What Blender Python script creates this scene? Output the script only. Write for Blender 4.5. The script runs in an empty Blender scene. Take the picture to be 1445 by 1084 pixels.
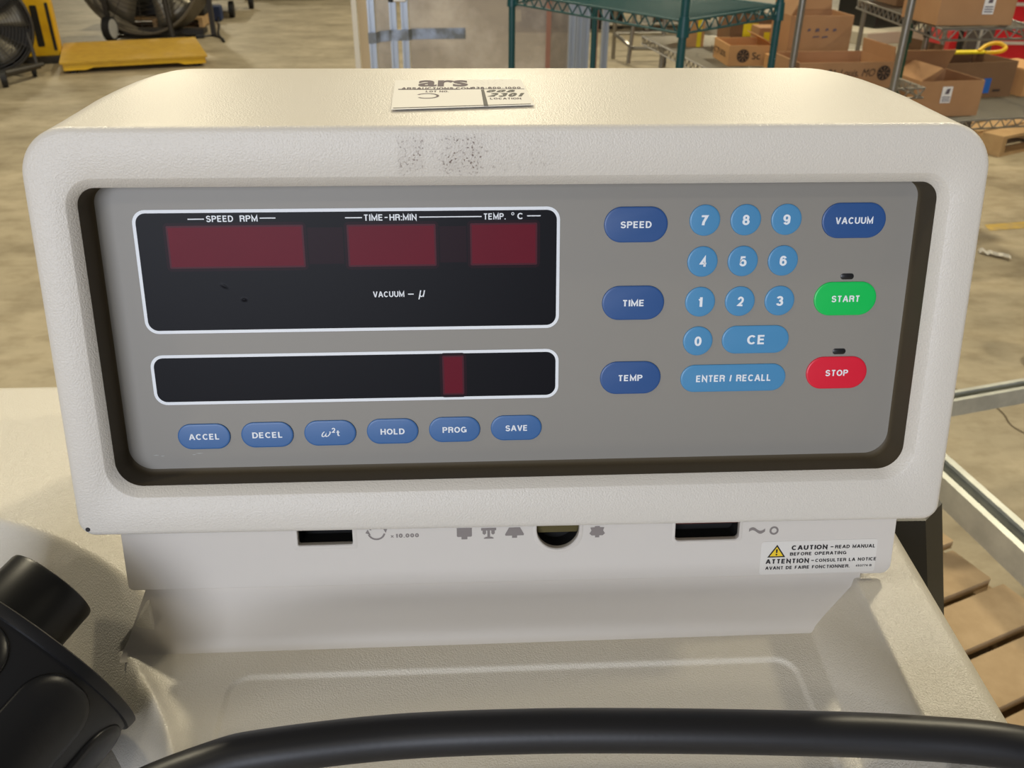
import bpy, bmesh, math, random
import numpy as np
from mathutils import Vector, Matrix
random.seed(4)
scene = bpy.context.scene
COL = scene.collection

# ------------------------------------------------------------------ camera
CAMR = ((0.99866728, -0.01874127, 0.04808775), (-0.05109351, -0.49058697, 0.86989302), (0.00728832, -0.87119067, -0.49089072))
cam_data = bpy.data.cameras.new('camera'); cam = bpy.data.objects.new('camera', cam_data); COL.objects.link(cam)
cam.matrix_world = Matrix(((CAMR[0][0], -CAMR[0][1], -CAMR[0][2], 0), (CAMR[1][0], -CAMR[1][1], -CAMR[1][2], 0),
                           (CAMR[2][0], -CAMR[2][1], -CAMR[2][2], 1.45), (0, 0, 0, 1)))
cam_data.sensor_width = 36.0; cam_data.lens = 1230.0 / 1445.0 * 36.0
cam_data.clip_start = 0.02; cam_data.clip_end = 100
cam_data.dof.use_dof = True; cam_data.dof.focus_distance = 0.43; cam_data.dof.aperture_fstop = 24
scene.camera = cam

# ------------------------------------------------------------------ light
wd = bpy.data.worlds.new('World'); scene.world = wd; wd.use_nodes = True
bg = wd.node_tree.nodes['Background']; bg.inputs[0].default_value = (0.80, 0.76, 0.68, 1); bg.inputs[1].default_value = 0.11
def area(name, loc, target, size, power, color, shape='DISK', sy=None, spread=math.pi):
    l = bpy.data.lights.new(name, 'AREA'); l.energy = power; l.color = color; l.shape = shape; l.size = size; l.spread = spread
    if sy: l.size_y = sy
    o = bpy.data.objects.new(name, l); COL.objects.link(o); o.location = loc
    o.rotation_euler = (Vector(target) - Vector(loc)).to_track_quat('-Z', 'Y').to_euler(); return o
WARM = (1.0, 0.89, 0.64)
area('high_bay_lamp_front', (-1.2, -5.2, 6.0), (0, 0.4, 1.1), 0.5, 35, (1.0, 0.90, 0.74))
area('high_bay_lamp_left', (-3.4, -0.4, 6.2), (0, 0.4, 1.1), 0.5, 45, WARM)
area('high_bay_lamp_right', (6.5, 1.5, 5.2), (0, 0.4, 1.1), 0.45, 120, WARM)
area('high_bay_lamp_right_rear', (4.2, 5.7, 6.4), (1.0, 3.0, 0), 0.6, 270, WARM)
area('high_bay_lamp_left_rear', (-3.2, 5.0, 6.4), (-0.6, 2.5, 0), 0.6, 235, WARM)
area('high_bay_lamp_centre_rear', (0.4, 14.0, 6.4), (0, 8.0, 0), 0.6, 330, WARM)
area('high_bay_lamp_far_left', (-8.0, 24.5, 6.4), (-1, 6, 0), 0.9, 330, WARM)
area('high_bay_lamp_far_right', (9.0, 25.0, 6.4), (1, 6, 0), 0.9, 330, WARM)
area('dock_daylight', (-2.2, -7.0, 2.9), (0, 0.4, 1.2), 4.0, 425, (0.83, 0.88, 1.0), 'RECTANGLE', 2.6)
scene.view_settings.view_transform = 'Standard'; scene.view_settings.look = 'None'
scene.view_settings.gamma = 1.0; scene.view_settings.use_curve_mapping = False
scene.view_settings.exposure = 0.0

# ------------------------------------------------------------------ materials
def lin(c):
    return tuple((x / 255 / 12.92) if x / 255 <= 0.04045 else ((x / 255 + 0.055) / 1.055) ** 2.4 for x in c)
MATS = {}
def mat(name, rgb, rough=0.6, metal=0.0, bump=None, vary=None, spec=0.5, alpha=None, trans=None):
    """procedural material; bump=(scale, strength, distance), vary=(scale, rgb2, amount)"""
    m = bpy.data.materials.new(name); m.use_nodes = True; nt = m.node_tree; b = nt.nodes['Principled BSDF']
    c = lin(rgb) + (1,)
    b.inputs['Base Color'].default_value = c; b.inputs['Roughness'].default_value = rough; b.inputs['Metallic'].default_value = metal
    b.inputs['Specular IOR Level'].default_value = spec
    tc = nt.nodes.new('ShaderNodeTexCoord')
    if vary:
        n = nt.nodes.new('ShaderNodeTexNoise'); n.inputs['Scale'].default_value = vary[0]; n.inputs['Detail'].default_value = 5; n.inputs['Roughness'].default_value = 0.6
        nt.links.new(tc.outputs['Object'], n.inputs['Vector'])
        r = nt.nodes.new('ShaderNodeValToRGB'); r.color_ramp.elements[0].position = 0.5 - vary[2]; r.color_ramp.elements[1].position = 0.5 + vary[2]
        r.color_ramp.elements[0].color = c; r.color_ramp.elements[1].color = lin(vary[1]) + (1,)
        nt.links.new(n.outputs['Fac'], r.inputs['Fac']); nt.links.new(r.outputs['Color'], b.inputs['Base Color'])
    if bump:
        n2 = nt.nodes.new('ShaderNodeTexNoise'); n2.inputs['Scale'].default_value = bump[0]; n2.inputs['Detail'].default_value = 2
        nt.links.new(tc.outputs['Object'], n2.inputs['Vector'])
        bp = nt.nodes.new('ShaderNodeBump'); bp.inputs['Strength'].default_value = bump[1]; bp.inputs['Distance'].default_value = bump[2]
        nt.links.new(n2.outputs['Fac'], bp.inputs['Height']); nt.links.new(bp.outputs['Normal'], b.inputs['Normal'])
    if alpha is not None: b.inputs['Alpha'].default_value = alpha
    if trans is not None: b.inputs['Transmission Weight'].default_value = trans
    MATS[name] = m; return m
cream = mat('cream_textured_paint', (216, 210, 197), 0.28, bump=(1150, 0.8, 0.0005))
neckm = mat('cream_smooth_moulding', (212, 206, 197), 0.5, bump=(1500, 0.12, 0.0002))
def face_material():
    """the console paint with a speckled dirty patch left on the face above the panel"""
    m = mat('cream_console_paint', (216, 210, 199), 0.40, bump=(1250, 0.6, 0.0004)); nt = m.node_tree; b = nt.nodes['Principled BSDF']
    tc = nt.nodes.new('ShaderNodeTexCoord'); sp = nt.nodes.new('ShaderNodeSeparateXYZ'); nt.links.new(tc.outputs['Object'], sp.inputs[0])
    def math_(op, a, c, d=None):
        n = nt.nodes.new('ShaderNodeMath'); n.operation = op
        for i, v in enumerate((a, c, d)):
            if v is None: continue
            if isinstance(v, (int, float)): n.inputs[i].default_value = v
            else: nt.links.new(v, n.inputs[i])
        return n.outputs[0]
    def band(sock, a, c, soft):
        r = nt.nodes.new('ShaderNodeMapRange'); r.interpolation_type = 'SMOOTHSTEP'
        r.inputs['From Min'].default_value = a - soft; r.inputs['From Max'].default_value = a + soft; nt.links.new(sock, r.inputs['Value'])
        q = nt.nodes.new('ShaderNodeMapRange'); q.interpolation_type = 'SMOOTHSTEP'
        q.inputs['From Min'].default_value = c - soft; q.inputs['From Max'].default_value = c + soft
        q.inputs['To Min'].default_value = 1; q.inputs['To Max'].default_value = 0; nt.links.new(sock, q.inputs['Value'])
        return math_('MULTIPLY', r.outputs[0], q.outputs[0])
    zb = band(sp.outputs[2], 1.3462, 1.3610, 0.003)
    a1 = math_('MULTIPLY', band(sp.outputs[0], -0.0285, -0.0175, 0.0012), zb)
    a2 = math_('MULTIPLY', band(sp.outputs[0], -0.0105, 0.0085, 0.004), zb)
    a3 = math_('MULTIPLY', math_('MULTIPLY', band(sp.outputs[0], -0.020, 0.036, 0.012), zb), 0.35)
    area_ = math_('MAXIMUM', math_('MAXIMUM', math_('MULTIPLY', a1, 0.8), a2), a3)
    n = nt.nodes.new('ShaderNodeTexNoise'); n.inputs['Scale'].default_value = 900; n.inputs['Detail'].default_value = 3; nt.links.new(tc.outputs['Object'], n.inputs['Vector'])
    thr = nt.nodes.new('ShaderNodeMapRange'); thr.inputs['From Min'].default_value = 0.56; thr.inputs['From Max'].default_value = 0.70; nt.links.new(n.outputs['Fac'], thr.inputs['Value'])
    n3 = nt.nodes.new('ShaderNodeTexNoise'); n3.inputs['Scale'].default_value = 140; nt.links.new(tc.outputs['Object'], n3.inputs['Vector'])
    fac = math_('MULTIPLY', math_('MULTIPLY', area_, math_('ADD', thr.outputs[0], 0.14)), math_('MULTIPLY', n3.outputs['Fac'], 1.7))
    mx = nt.nodes.new('ShaderNodeMix'); mx.data_type = 'RGBA'; nt.links.new(fac, mx.inputs['Factor'])
    mx.inputs[6].default_value = lin((216, 210, 199)) + (1,); mx.inputs[7].default_value = lin((92, 66, 50)) + (1,)
    nt.links.new(mx.outputs[2], b.inputs['Base Color']); return m
facem = face_material()
surround = mat('dark_brown_inner_wall', (78, 68, 50), 0.6, bump=(900, 0.2, 0.0002))
panelm = mat('grey_overlay_film', (142, 138, 130), 0.5, bump=(2500, 0.1, 0.0001))
whitem = mat('white_print', (236, 240, 244), 0.5)
blackglass = mat('black_display_film', (17, 17, 22), 0.40, spec=0.10)
redhalo = mat('dim_red_filter', (36, 19, 27), 0.40, spec=0.10)
redwin = mat('dark_red_window', (106, 20, 38), 0.40, vary=(18, (100, 20, 37), 0.2), spec=0.10)
redmid = mat('dim_red_edge', (78, 24, 38), 0.42, spec=0.14)
keydark = mat('navy_key_film', (44, 84, 142), 0.38)
keydark_lit = mat('navy_key_film_lit', (58, 104, 160), 0.38)  # dark blue of the lower key row, the light on it painted in as lighter colour
keylight = mat('light_blue_key_film', (76, 142, 188), 0.38)
keygreen = mat('green_key_film', (12, 196, 88), 0.38)
keyred = mat('red_key_film', (222, 30, 56), 0.38)
lampm = mat('black_indicator_lens', (32, 32, 34), 0.3)
greyprint = mat('grey_symbol_print', (134, 126, 122), 0.6)
inkblack = mat('black_ink', (26, 22, 24), 0.6)
inkfaint = mat('faded_purple_ink', (96, 84, 92), 0.7)
yellowprint = mat('yellow_print', (240, 205, 40), 0.5)
paper = mat('white_paper', (236, 233, 226), 0.65)
labelw = mat('white_label_film', (222, 218, 210), 0.5)
voidm = mat('black_void', (8, 8, 8), 0.8)
brass = mat('olive_brass', (92, 82, 46), 0.4, 0.4)
redbar = mat('dark_red_bar', (88, 34, 22), 0.5)
blackpaint = mat('black_satin_metal', (26, 26, 24), 0.45, bump=(700, 0.15, 0.0003))
blackplastic = mat('black_connector_plastic', (20, 20, 22), 0.36, bump=(1300, 0.1, 0.0002))
rubber = mat('black_cable_rubber', (24, 24, 27), 0.42, bump=(420, 0.08, 0.0004))
def floor_material():
    m = bpy.data.materials.new('worn_tan_concrete'); m.use_nodes = True; nt = m.node_tree; b = nt.nodes['Principled BSDF']
    tc = nt.nodes.new('ShaderNodeTexCoord')
    def noise(scale, detail, stretch=(1, 1, 1)):
        mp = nt.nodes.new('ShaderNodeMapping'); mp.inputs['Scale'].default_value = stretch; nt.links.new(tc.outputs['Object'], mp.inputs[0])
        n = nt.nodes.new('ShaderNodeTexNoise'); n.inputs['Scale'].default_value = scale; n.inputs['Detail'].default_value = detail; n.inputs['Roughness'].default_value = 0.62
        nt.links.new(mp.outputs[0], n.inputs['Vector']); return n.outputs['Fac']
    r = nt.nodes.new('ShaderNodeValToRGB'); e = r.color_ramp.elements
    e[0].position = 0.30; e[0].color = lin((142, 130, 105)) + (1,); e[1].position = 0.68; e[1].color = lin((186, 173, 146)) + (1,)
    nt.links.new(noise(1.6, 9, (1, 1.5, 1)), r.inputs['Fac'])
    r2 = nt.nodes.new('ShaderNodeValToRGB'); e = r2.color_ramp.elements
    e[0].position = 0.36; e[0].color = (0.80, 0.78, 0.74, 1); e[1].position = 0.55; e[1].color = (1, 1, 1, 1)
    nt.links.new(noise(7, 6, (1, 1.6, 1)), r2.inputs['Fac'])
    mx = nt.nodes.new('ShaderNodeMix'); mx.data_type = 'RGBA'; mx.blend_type = 'MULTIPLY'; mx.inputs['Factor'].default_value = 1
    nt.links.new(r.outputs[0], mx.inputs[6]); nt.links.new(r2.outputs[0], mx.inputs[7]); nt.links.new(mx.outputs[2], b.inputs['Base Color'])
    b.inputs['Roughness'].default_value = 0.55
    return m
floorm = floor_material()
yellowm = mat('yellow_machine_paint', (230, 186, 18), 0.45, vary=(6, (212, 164, 14), 0.2))
yellowtread = mat('yellow_tread_plate', (200, 160, 46), 0.75, vary=(14, (176, 136, 38), 0.25), bump=(70, 0.5, 0.004))
dkmetal = mat('dark_fan_metal', (62, 58, 52), 0.45, 0.3)
fandrum = mat('grey_brown_drum', (104, 96, 82), 0.5, 0.2)
fanblade = mat('dull_aluminium_blade', (128, 122, 108), 0.4, 0.6)
blackrub = mat('black_rubber_wheel', (26, 25, 24), 0.6)
greyhub = mat('pale_wheel_hub', (206, 206, 202), 0.5)
wood = mat('pale_pine_boards', (196, 164, 118), 0.7, vary=(7, (168, 134, 90), 0.2))
wood2 = mat('weathered_pallet_boards', (190, 164, 128), 0.75, vary=(9, (160, 134, 98), 0.22))
palewood = mat('pale_board_edge', (206, 184, 146), 0.7)
alu = mat('aluminium_extrusion', (176, 186, 200), 0.35, 0.55)
poly = mat('clear_scuffed_plastic', (226, 218, 208), 0.25, alpha=0.5, vary=(2.2, (180, 170, 160), 0.1))
copper = mat('copper_brown_edge', (158, 112, 92), 0.5)
ducttape = mat('silver_duct_tape', (158, 170, 190), 0.35, 0.4, vary=(7, (112, 116, 118), 0.1))
teal = mat('teal_epoxy_wire', (16, 74, 76), 0.4)
greenp = mat('dark_green_epoxy', (14, 66, 46), 0.4)
chrome = mat('dull_chrome_wire', (150, 146, 138), 0.32, 0.8)
card = mat('brown_cardboard', (178, 136, 94), 0.8, vary=(6, (164, 122, 82), 0.25))
card2 = mat('dark_brown_cardboard', (128, 96, 66), 0.85, vary=(6, (116, 86, 58), 0.25))
card3 = mat('light_brown_cardboard', (200, 152, 98), 0.8, vary=(6, (188, 140, 88), 0.25))
cardink = mat('brown_black_print', (58, 44, 34), 0.8)
tapeblue = mat('blue_masking_tape', (34, 96, 176), 0.6)
yellowpaper = mat('yellow_paper', (238, 214, 24), 0.6)
blackbin = mat('black_bin_plastic', (22, 22, 20), 0.5)
whitecart = mat('off_white_cart_board', (206, 198, 178), 0.6)
redchest = mat('red_enamel', (196, 22, 36), 0.3)
silver = mat('silver_trim', (216, 212, 204), 0.3, 0.6)
greypanel = mat('dark_taupe_panel', (84, 74, 66), 0.6)
galv = mat('galvanised_steel', (196, 198, 190), 0.36, 0.45, vary=(16, (168, 170, 164), 0.2))
bluebox = mat('dark_blue_plastic', (30, 50, 92), 0.5)
scrapm = mat('white_plastic_scrap', (228, 222, 206), 0.5)
paintstripe = mat('worn_yellow_floor_paint', (196, 164, 74), 0.7, vary=(14, (176, 152, 98), 0.1))
crackm = mat('dark_crack_dirt', (92, 80, 60), 0.9)
tyre = mat('brown_dusty_tyre', (74, 54, 42), 0.8)

# ------------------------------------------------------------------ mesh helpers
class MB:
    def __init__(s): s.v = []; s.f = []; s.m = []; s.cur = 0
    def add(s, vs, fs, m=None):
        b = len(s.v); s.v += [tuple(v) for v in vs]
        for f in fs: s.f.append(tuple(b + i for i in f)); s.m.append(s.cur if m is None else m)
    def box(s, c, size, rz=0.0, m=None, bev=0.0):
        x, y, z = (d / 2 for d in size); b = min(bev, x * .9, y * .9, z * .9) if bev else 0
        cs, sn = math.cos(rz), math.sin(rz)
        def T(p): return (c[0] + p[0] * cs - p[1] * sn, c[1] + p[0] * sn + p[1] * cs, c[2] + p[2])
        if not b:
            vs = [T((sx * x, sy * y, sz * z)) for sz in (-1, 1) for sy in (-1, 1) for sx in (-1, 1)]
            s.add(vs, [(0, 2, 3, 1), (4, 5, 7, 6), (0, 1, 5, 4), (2, 6, 7, 3), (0, 4, 6, 2), (1, 3, 7, 5)], m)
        else:
            bm = bmesh.new(); bmesh.ops.create_cube(bm, size=1.0)
            for v in bm.verts: v.co = (v.co.x * 2 * x, v.co.y * 2 * y, v.co.z * 2 * z)
            bmesh.ops.bevel(bm, geom=bm.edges[:], offset=b, segments=2, affect='EDGES', profile=0.5)
            bm.verts.index_update()
            s.add([T(v.co) for v in bm.verts], [tuple(v.index for v in f.verts) for f in bm.faces], m); bm.free()
    def rod(s, p, q, r, n=10, m=None, caps=True, r2=None):
        p = Vector(p); q = Vector(q); d = (q - p)
        if d.length < 1e-9: return
        d.normalize(); a = d.orthogonal().normalized(); b = d.cross(a); r2 = r if r2 is None else r2
        vs = [p + (a * math.cos(t) + b * math.sin(t)) * r for t in (2 * math.pi * i / n for i in range(n))]
        vs += [q + (a * math.cos(t) + b * math.sin(t)) * r2 for t in (2 * math.pi * i / n for i in range(n))]
        fs = [(i, (i + 1) % n, n + (i + 1) % n, n + i) for i in range(n)]
        if caps: fs += [tuple(range(n - 1, -1, -1)), tuple(range(n, 2 * n))]
        s.add(vs, fs, m)
    def tube(s, pts, r, n=12, m=None, closed=False):
        pts = [Vector(p) for p in pts]; N = len(pts); rings = []; up = None
        for i, p in enumerate(pts):
            d = (pts[(i + 1) % N] - pts[i - 1]) if closed else (pts[min(i + 1, N - 1)] - pts[max(i - 1, 0)])
            d.normalize()
            up = d.orthogonal().normalized() if up is None else (up - d * up.dot(d)).normalized()
            b = d.cross(up); rr = r[i] if isinstance(r, (list, tuple)) else r
            rings.append([p + (up * math.cos(2 * math.pi * k / n) + b * math.sin(2 * math.pi * k / n)) * rr for k in range(n)])
        s.loops(rings, cap0=not closed, cap1=not closed, m=m, wrap=closed)
    def loops(s, rings, cap0=False, cap1=False, m=None, wrap=False):
        n = len(rings[0]); vs = [v for r in rings for v in r]; fs = []
        for i in range(len(rings) - (0 if wrap else 1)):
            j = (i + 1) % len(rings)
            for k in range(n):
                fs.append((i * n + k, i * n + (k + 1) % n, j * n + (k + 1) % n, j * n + k))
        if cap0: fs.append(tuple(range(n - 1, -1, -1)))
        if cap1: fs.append(tuple((len(rings) - 1) * n + k for k in range(n)))
        s.add(vs, fs, m)
    def build(s, name, mats, parent=None, smooth=None, fix=True):
        me = bpy.data.meshes.new(name); me.from_pydata(s.v, [], s.f); me.update()
        mats = mats if isinstance(mats, (list, tuple)) else [mats]
        for m_ in mats: me.materials.append(m_)
        if len(mats) > 1: me.polygons.foreach_set('material_index', s.m)
        if fix:
            bm = bmesh.new(); bm.from_mesh(me); bmesh.ops.recalc_face_normals(bm, faces=bm.faces[:]); bm.to_mesh(me); bm.free()
        if smooth: smooth_mesh(me, smooth)
        o = bpy.data.objects.new(name, me); COL.objects.link(o)
        if parent: attach(o, parent)
        return o
def smooth_mesh(me, ang):
    me.polygons.foreach_set('use_smooth', [True] * len(me.polygons))
    try: me.set_sharp_from_angle(angle=math.radians(ang))
    except Exception: pass
def base_of(p):
    t = Vector((0, 0, 0))
    while p: t = t + Vector(p.location); p = p.parent
    return t
def attach(o, parent):
    """child meshes are written in world metres; take the parents' position off again"""
    o.parent = parent; o.location = -base_of(parent)
def thing(name, label, cat, loc=(0, 0, 0), group=None):
    o = bpy.data.objects.new(name, None); COL.objects.link(o); o.location = loc; o.empty_display_size = 0.05
    return tag(o, label, cat, group)
def tag(o, label, cat, group=None, kind=None):
    o['label'] = label; o['category'] = cat
    if group: o['group'] = group
    if kind: o['kind'] = kind
    return o

_fc = {}
def earc(cx, cy, rx, ry, a0, a1, n=12):
    return [(cx + rx * math.cos(math.radians(a0 + (a1 - a0) * i / n)), cy + ry * math.sin(math.radians(a0 + (a1 - a0) * i / n))) for i in range(n + 1)]
# centre-line strokes of a plain grotesque alphabet: width, strokes in a unit box
GL = {
 'A': (.78, [[(-.02, -.1), (.44, 1.0), (.56, 1.0), (1.02, -.1)], [(.22, .30), (.78, .30)]]),
 'B': (.70, [[(.55, .54), (0, .54)], [(0, 0), (0, 1), (.55, 1)] + earc(.6, .77, .33, .23, 90, -90) + earc(.62, .27, .38, .27, 90, -90) + [(0, 0)]]),
 'C': (.74, [earc(.52, .5, .52, .5, 42, 318, 20)]),
 'D': (.72, [[(0, 0), (0, 1), (.42, 1)] + earc(.42, .5, .58, .5, 90, -90, 16) + [(0, 0)]]),
 'E': (.64, [[(1, 1), (0, 1), (0, 0), (1, 0)], [(0, .52), (.92, .52)]]),
 'F': (.60, [[(1, 1), (0, 1), (0, -.06)], [(0, .50), (.86, .50)]]),
 'G': (.77, [earc(.5, .5, .5, .5, 42, 345, 20) + [(1, .44), (.58, .44)], [(1, .44), (1, -.04)]]),
 'H': (.70, [[(0, -.1), (0, 1.1)], [(1, -.1), (1, 1.1)], [(0, .52), (1, .52)]]),
 'I': (.17, [[(.5, -.1), (.5, 1.1)]]),
 'K': (.72, [[(0, -.1), (0, 1.1)], [(1, 1.05), (.04, .38)], [(.38, .62), (1, -.05)]]),
 'L': (.60, [[(0, 1.1), (0, 0), (1, 0)]]),
 'M': (.84, [[(0, -.1), (0, 1), (.5, .1), (1, 1), (1, -.1)]]),
 'N': (.72, [[(0, -.1), (0, 1), (1, 0), (1, 1.1)]]),
 'O': (.79, [earc(.5, .5, .5, .5, 90, 450, 28)]),
 'P': (.66, [[(0, -.1), (0, 1), (.55, 1)] + earc(.58, .74, .42, .26, 90, -90) + [(0, .48)]]),
 'R': (.70, [[(0, -.1), (0, 1), (.55, 1)] + earc(.58, .76, .40, .24, 90, -90) + [(0, .52)], [(.6, .52), (.9, .42), (.93, .1), (1, -.08)]]),
 'S': (.67, [earc(.5, .75, .46, .25, 15, 262, 14) + earc(.5, .25, .5, .27, 82, -165, 14)]),
 'T': (.64, [[(-.05, 1), (1.05, 1)], [(.5, 1), (.5, -.1)]]),
 'U': (.70, [[(0, 1.1), (0, .36)] + earc(.5, .36, .5, .36, 180, 360, 14) + [(1, 1.1)]]),
 'V': (.72, [[(-.02, 1.1), (.44, .0), (.56, .0), (1.02, 1.1)]]),
 'Y': (.72, [[(0, 1.05), (.5, .42), (1, 1.05)], [(.5, .42), (.5, -.1)]]),
 '0': (.56, [earc(.5, .5, .5, .5, 90, 450, 28)]),
 '1': (.36, [[(.86, 1.1), (.86, -.1)], [(-.05, .74), (.55, .80)]]),
 '2': (.56, [earc(.5, .70, .48, .30, 175, -10, 12) + [(.86, .46), (.06, .04), (1.0, 0)]]),
 '3': (.56, [earc(.48, .76, .44, .24, 165, -80, 12) + [(.36, .53)], [(.36, .53)] + earc(.48, .26, .5, .27, 85, -165, 12)]),
 '4': (.58, [[(.74, -.1), (.74, 1), (0, .28), (1.08, .28)]]),
 '5': (.56, [[(.95, 1), (.2, 1), (.08, .50)] + earc(.48, .31, .5, .32, 130, -165, 14)]),
 '6': (.56, [earc(.5, .70, .46, .30, 20, 170, 8) + [(0, .35)], earc(.5, .31, .5, .31, 90, 450, 20)]),
 '7': (.56, [[(0, 1), (1, 1), (.42, .3), (.34, -.08)]]),
 '8': (.57, [earc(.5, .76, .42, .24, 90, 450, 20), earc(.5, .27, .5, .27, 90, 450, 20)]),
 '9': (.56, [earc(.5, .69, .5, .31, 90, 450, 20), [(1, .69), (1, .55)] + earc(.5, .30, .48, .30, 0, -155, 10)]),
 '\u03c9': (.86, [[(.20, 1.0), (.04, .72), (0, .35), (.10, .06), (.28, .02), (.42, .18), (.50, .62), (.52, .18), (.66, .02), (.86, .12), (1.0, .45), (1.02, .80), (.92, 1.0)]]), 't': (.36, [[(.45, 1.05), (.45, .12), (.62, -.02), (1.0, .0)], [(-.1, .70), (1.05, .70)]]),
 '-': (.34, [[(0, .42), (1, .42)]]), '/': (.30, [[(0, -.08), (1, 1.08)]]), ':': (.17, [[(.5, -.1), (.5, .08)], [(.5, .58), (.5, .76)]]), '.': (.17, [[(.5, -.1), (.5, .08)]]), ' ': (.36, []),
}
def strip(pts, t):
    """thicken a polyline with mitred corners"""
    P = [Vector((p[0], p[1])) for p in pts]; Q = [P[0]]
    for p in P[1:]:
        if (p - Q[-1]).length > 1e-5: Q.append(p)
    P = Q; closed = (P[0] - P[-1]).length < 1e-4
    if closed: P = P[:-1]
    n = len(P); vs = []
    for i in range(n):
        a = P[i - 1] if (closed or i > 0) else None; c = P[(i + 1) % n] if (closed or i < n - 1) else None
        d0 = (P[i] - a).normalized() if a is not None else None; d1 = (c - P[i]).normalized() if c is not None else None
        d0 = d0 or d1; d1 = d1 or d0
        n0 = Vector((-d0.y, d0.x)); n1 = Vector((-d1.y, d1.x)); m_ = (n0 + n1)
        m_ = m_.normalized() if m_.length > 1e-6 else n0
        k = min(1 / max(m_.dot(n0), 0.30), 3.0) * t / 2
        vs += [(P[i].x + m_.x * k, P[i].y + m_.y * k), (P[i].x - m_.x * k, P[i].y - m_.y * k)]
    fs = [(2 * i, 2 * i + 1, (2 * i + 3) % (2 * n), (2 * i + 2) % (2 * n)) for i in range(n if closed else n - 1)]
    return vs, fs
def glyphs(txt, bold=0.0, shear=0.0):
    k = (txt, bold, shear)
    if k in _fc: return _fc[k]
    if all(c in GL for c in txt):
        v = []; f = []; x = 0.0; t = 0.175 + bold * 1.2
        for ch in txt:
            w, strokes = GL[ch]; iw = max(w - t, 0.0)
            for si, st in enumerate(strokes):
                pp = [(x + t / 2 + a * iw, t / 2 + b * (1 - t)) for a, b in st]
                sv, sf = strip(pp, t); o = len(v); v += [(p[0] + shear * p[1], p[1], si) for p in sv]; f += [tuple(o + i for i in q) for q in sf]
            x += w + 0.115
        _fc[k] = (v, f); return v, f
    cu = bpy.data.curves.new('t', 'FONT'); cu.body = txt; cu.size = 1.0; cu.offset = bold; cu.shear = shear; cu.resolution_u = 4
    ob = bpy.data.objects.new('t', cu); COL.objects.link(ob)
    dg = bpy.context.evaluated_depsgraph_get(); me = bpy.data.meshes.new_from_object(ob.evaluated_get(dg))
    v = [(p.co.x, p.co.y, 0) for p in me.vertices]; f = [tuple(q.vertices) for q in me.polygons]
    COL.objects.unlink(ob); bpy.data.objects.remove(ob); bpy.data.curves.remove(cu); bpy.data.meshes.remove(me)
    _fc[k] = (v, f); return v, f
class Frame:
    """a plane with its own axes: P(u, v, w) in millimetres to world metres"""
    def __init__(s, o, ex, ey, k=0.001):
        s.o = Vector(o); s.x = Vector(ex).normalized(); s.y = Vector(ey).normalized(); s.z = s.x.cross(s.y); s.k = k
    def P(s, u, v, w=0.0): return s.o + (s.x * u + s.y * v + s.z * w) * s.k
    def text(s, mb, txt, u, v, width=None, height=3.0, w=0.1, bold=0.012, shear=0.0, m=None, mid=True):
        vs, fs = glyphs(txt, bold, shear)
        if not vs: return
        x0 = min(p[0] for p in vs); x1 = max(p[0] for p in vs); y0, y1 = (0.0, 1.0) if all(c in GL for c in txt) else (min(p[1] for p in vs), max(p[1] for p in vs))
        sy = height / (y1 - y0); sx = (width / (x1 - x0)) if width else sy
        cx = (x0 + x1) / 2 if mid else x0
        mb.add([s.P(u + (p[0] - cx) * sx, v + (p[1] - (y0 + y1) / 2) * sy, w + 0.012 * p[2]) for p in vs], fs, m)
    def rect(s, mb, u0, v0, u1, v1, w=0.1, m=None): mb.add([s.P(u0, v0, w), s.P(u1, v0, w), s.P(u1, v1, w), s.P(u0, v1, w)], [(0, 1, 2, 3)], m)
    def polyg(s, mb, pts, w=0.1, m=None): mb.add([s.P(a, b, w) for a, b in pts], [tuple(range(len(pts)))], m)
    def ring(s, mb, u, v, r0, r1, a0=0, a1=360, n=24, w=0.1, m=None):
        vs = []; full = abs(a1 - a0) >= 360
        for i in range(n + 1):
            t = math.radians(a0 + (a1 - a0) * i / n); vs += [s.P(u + r0 * math.cos(t), v + r0 * math.sin(t), w), s.P(u + r1 * math.cos(t), v + r1 * math.sin(t), w)]
        mb.add(vs, [(2 * i, 2 * i + 1, 2 * i + 3, 2 * i + 2) for i in range(n)], m)
def rrect(u0, v0, u1, v1, rad, nc=8, ne=6):
    """rounded rectangle, counter-clockwise from the lower right corner; rad = one radius or (LR, UR, UL, LL)"""
    if not isinstance(rad, (tuple, list)): rad = (rad,) * 4
    out = []
    cs = [(u1, v0, -90, rad[0], -1, 1), (u1, v1, 0, rad[1], -1, -1), (u0, v1, 90, rad[2], 1, -1), (u0, v0, 180, rad[3], 1, 1)]
    arcs = []
    for (cx, cy, a, r, sx, sy) in cs:
        ox, oy = cx + sx * r, cy + sy * r
        arcs.append([(ox + r * math.cos(math.radians(a + 90 * i / nc)), oy + r * math.sin(math.radians(a + 90 * i / nc))) for i in range(nc + 1)])
    for k in range(4):
        out += arcs[k]; p = arcs[k][-1]; q = arcs[(k + 1) % 4][0]
        out += [(p[0] + (q[0] - p[0]) * i / ne, p[1] + (q[1] - p[1]) * i / ne) for i in range(1, ne)]
    return out

# ------------------------------------------------------------------ the setting: warehouse floor
fb = MB(); fb.add([(-16, -12, 0), (18, -12, 0), (18, 26, 0), (-16, 26, 0)], [(0, 1, 2, 3)])
fl = fb.build('floor', floorm); fl['kind'] = 'structure'
tag(fl, 'worn tan concrete warehouse floor', 'floor')

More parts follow.
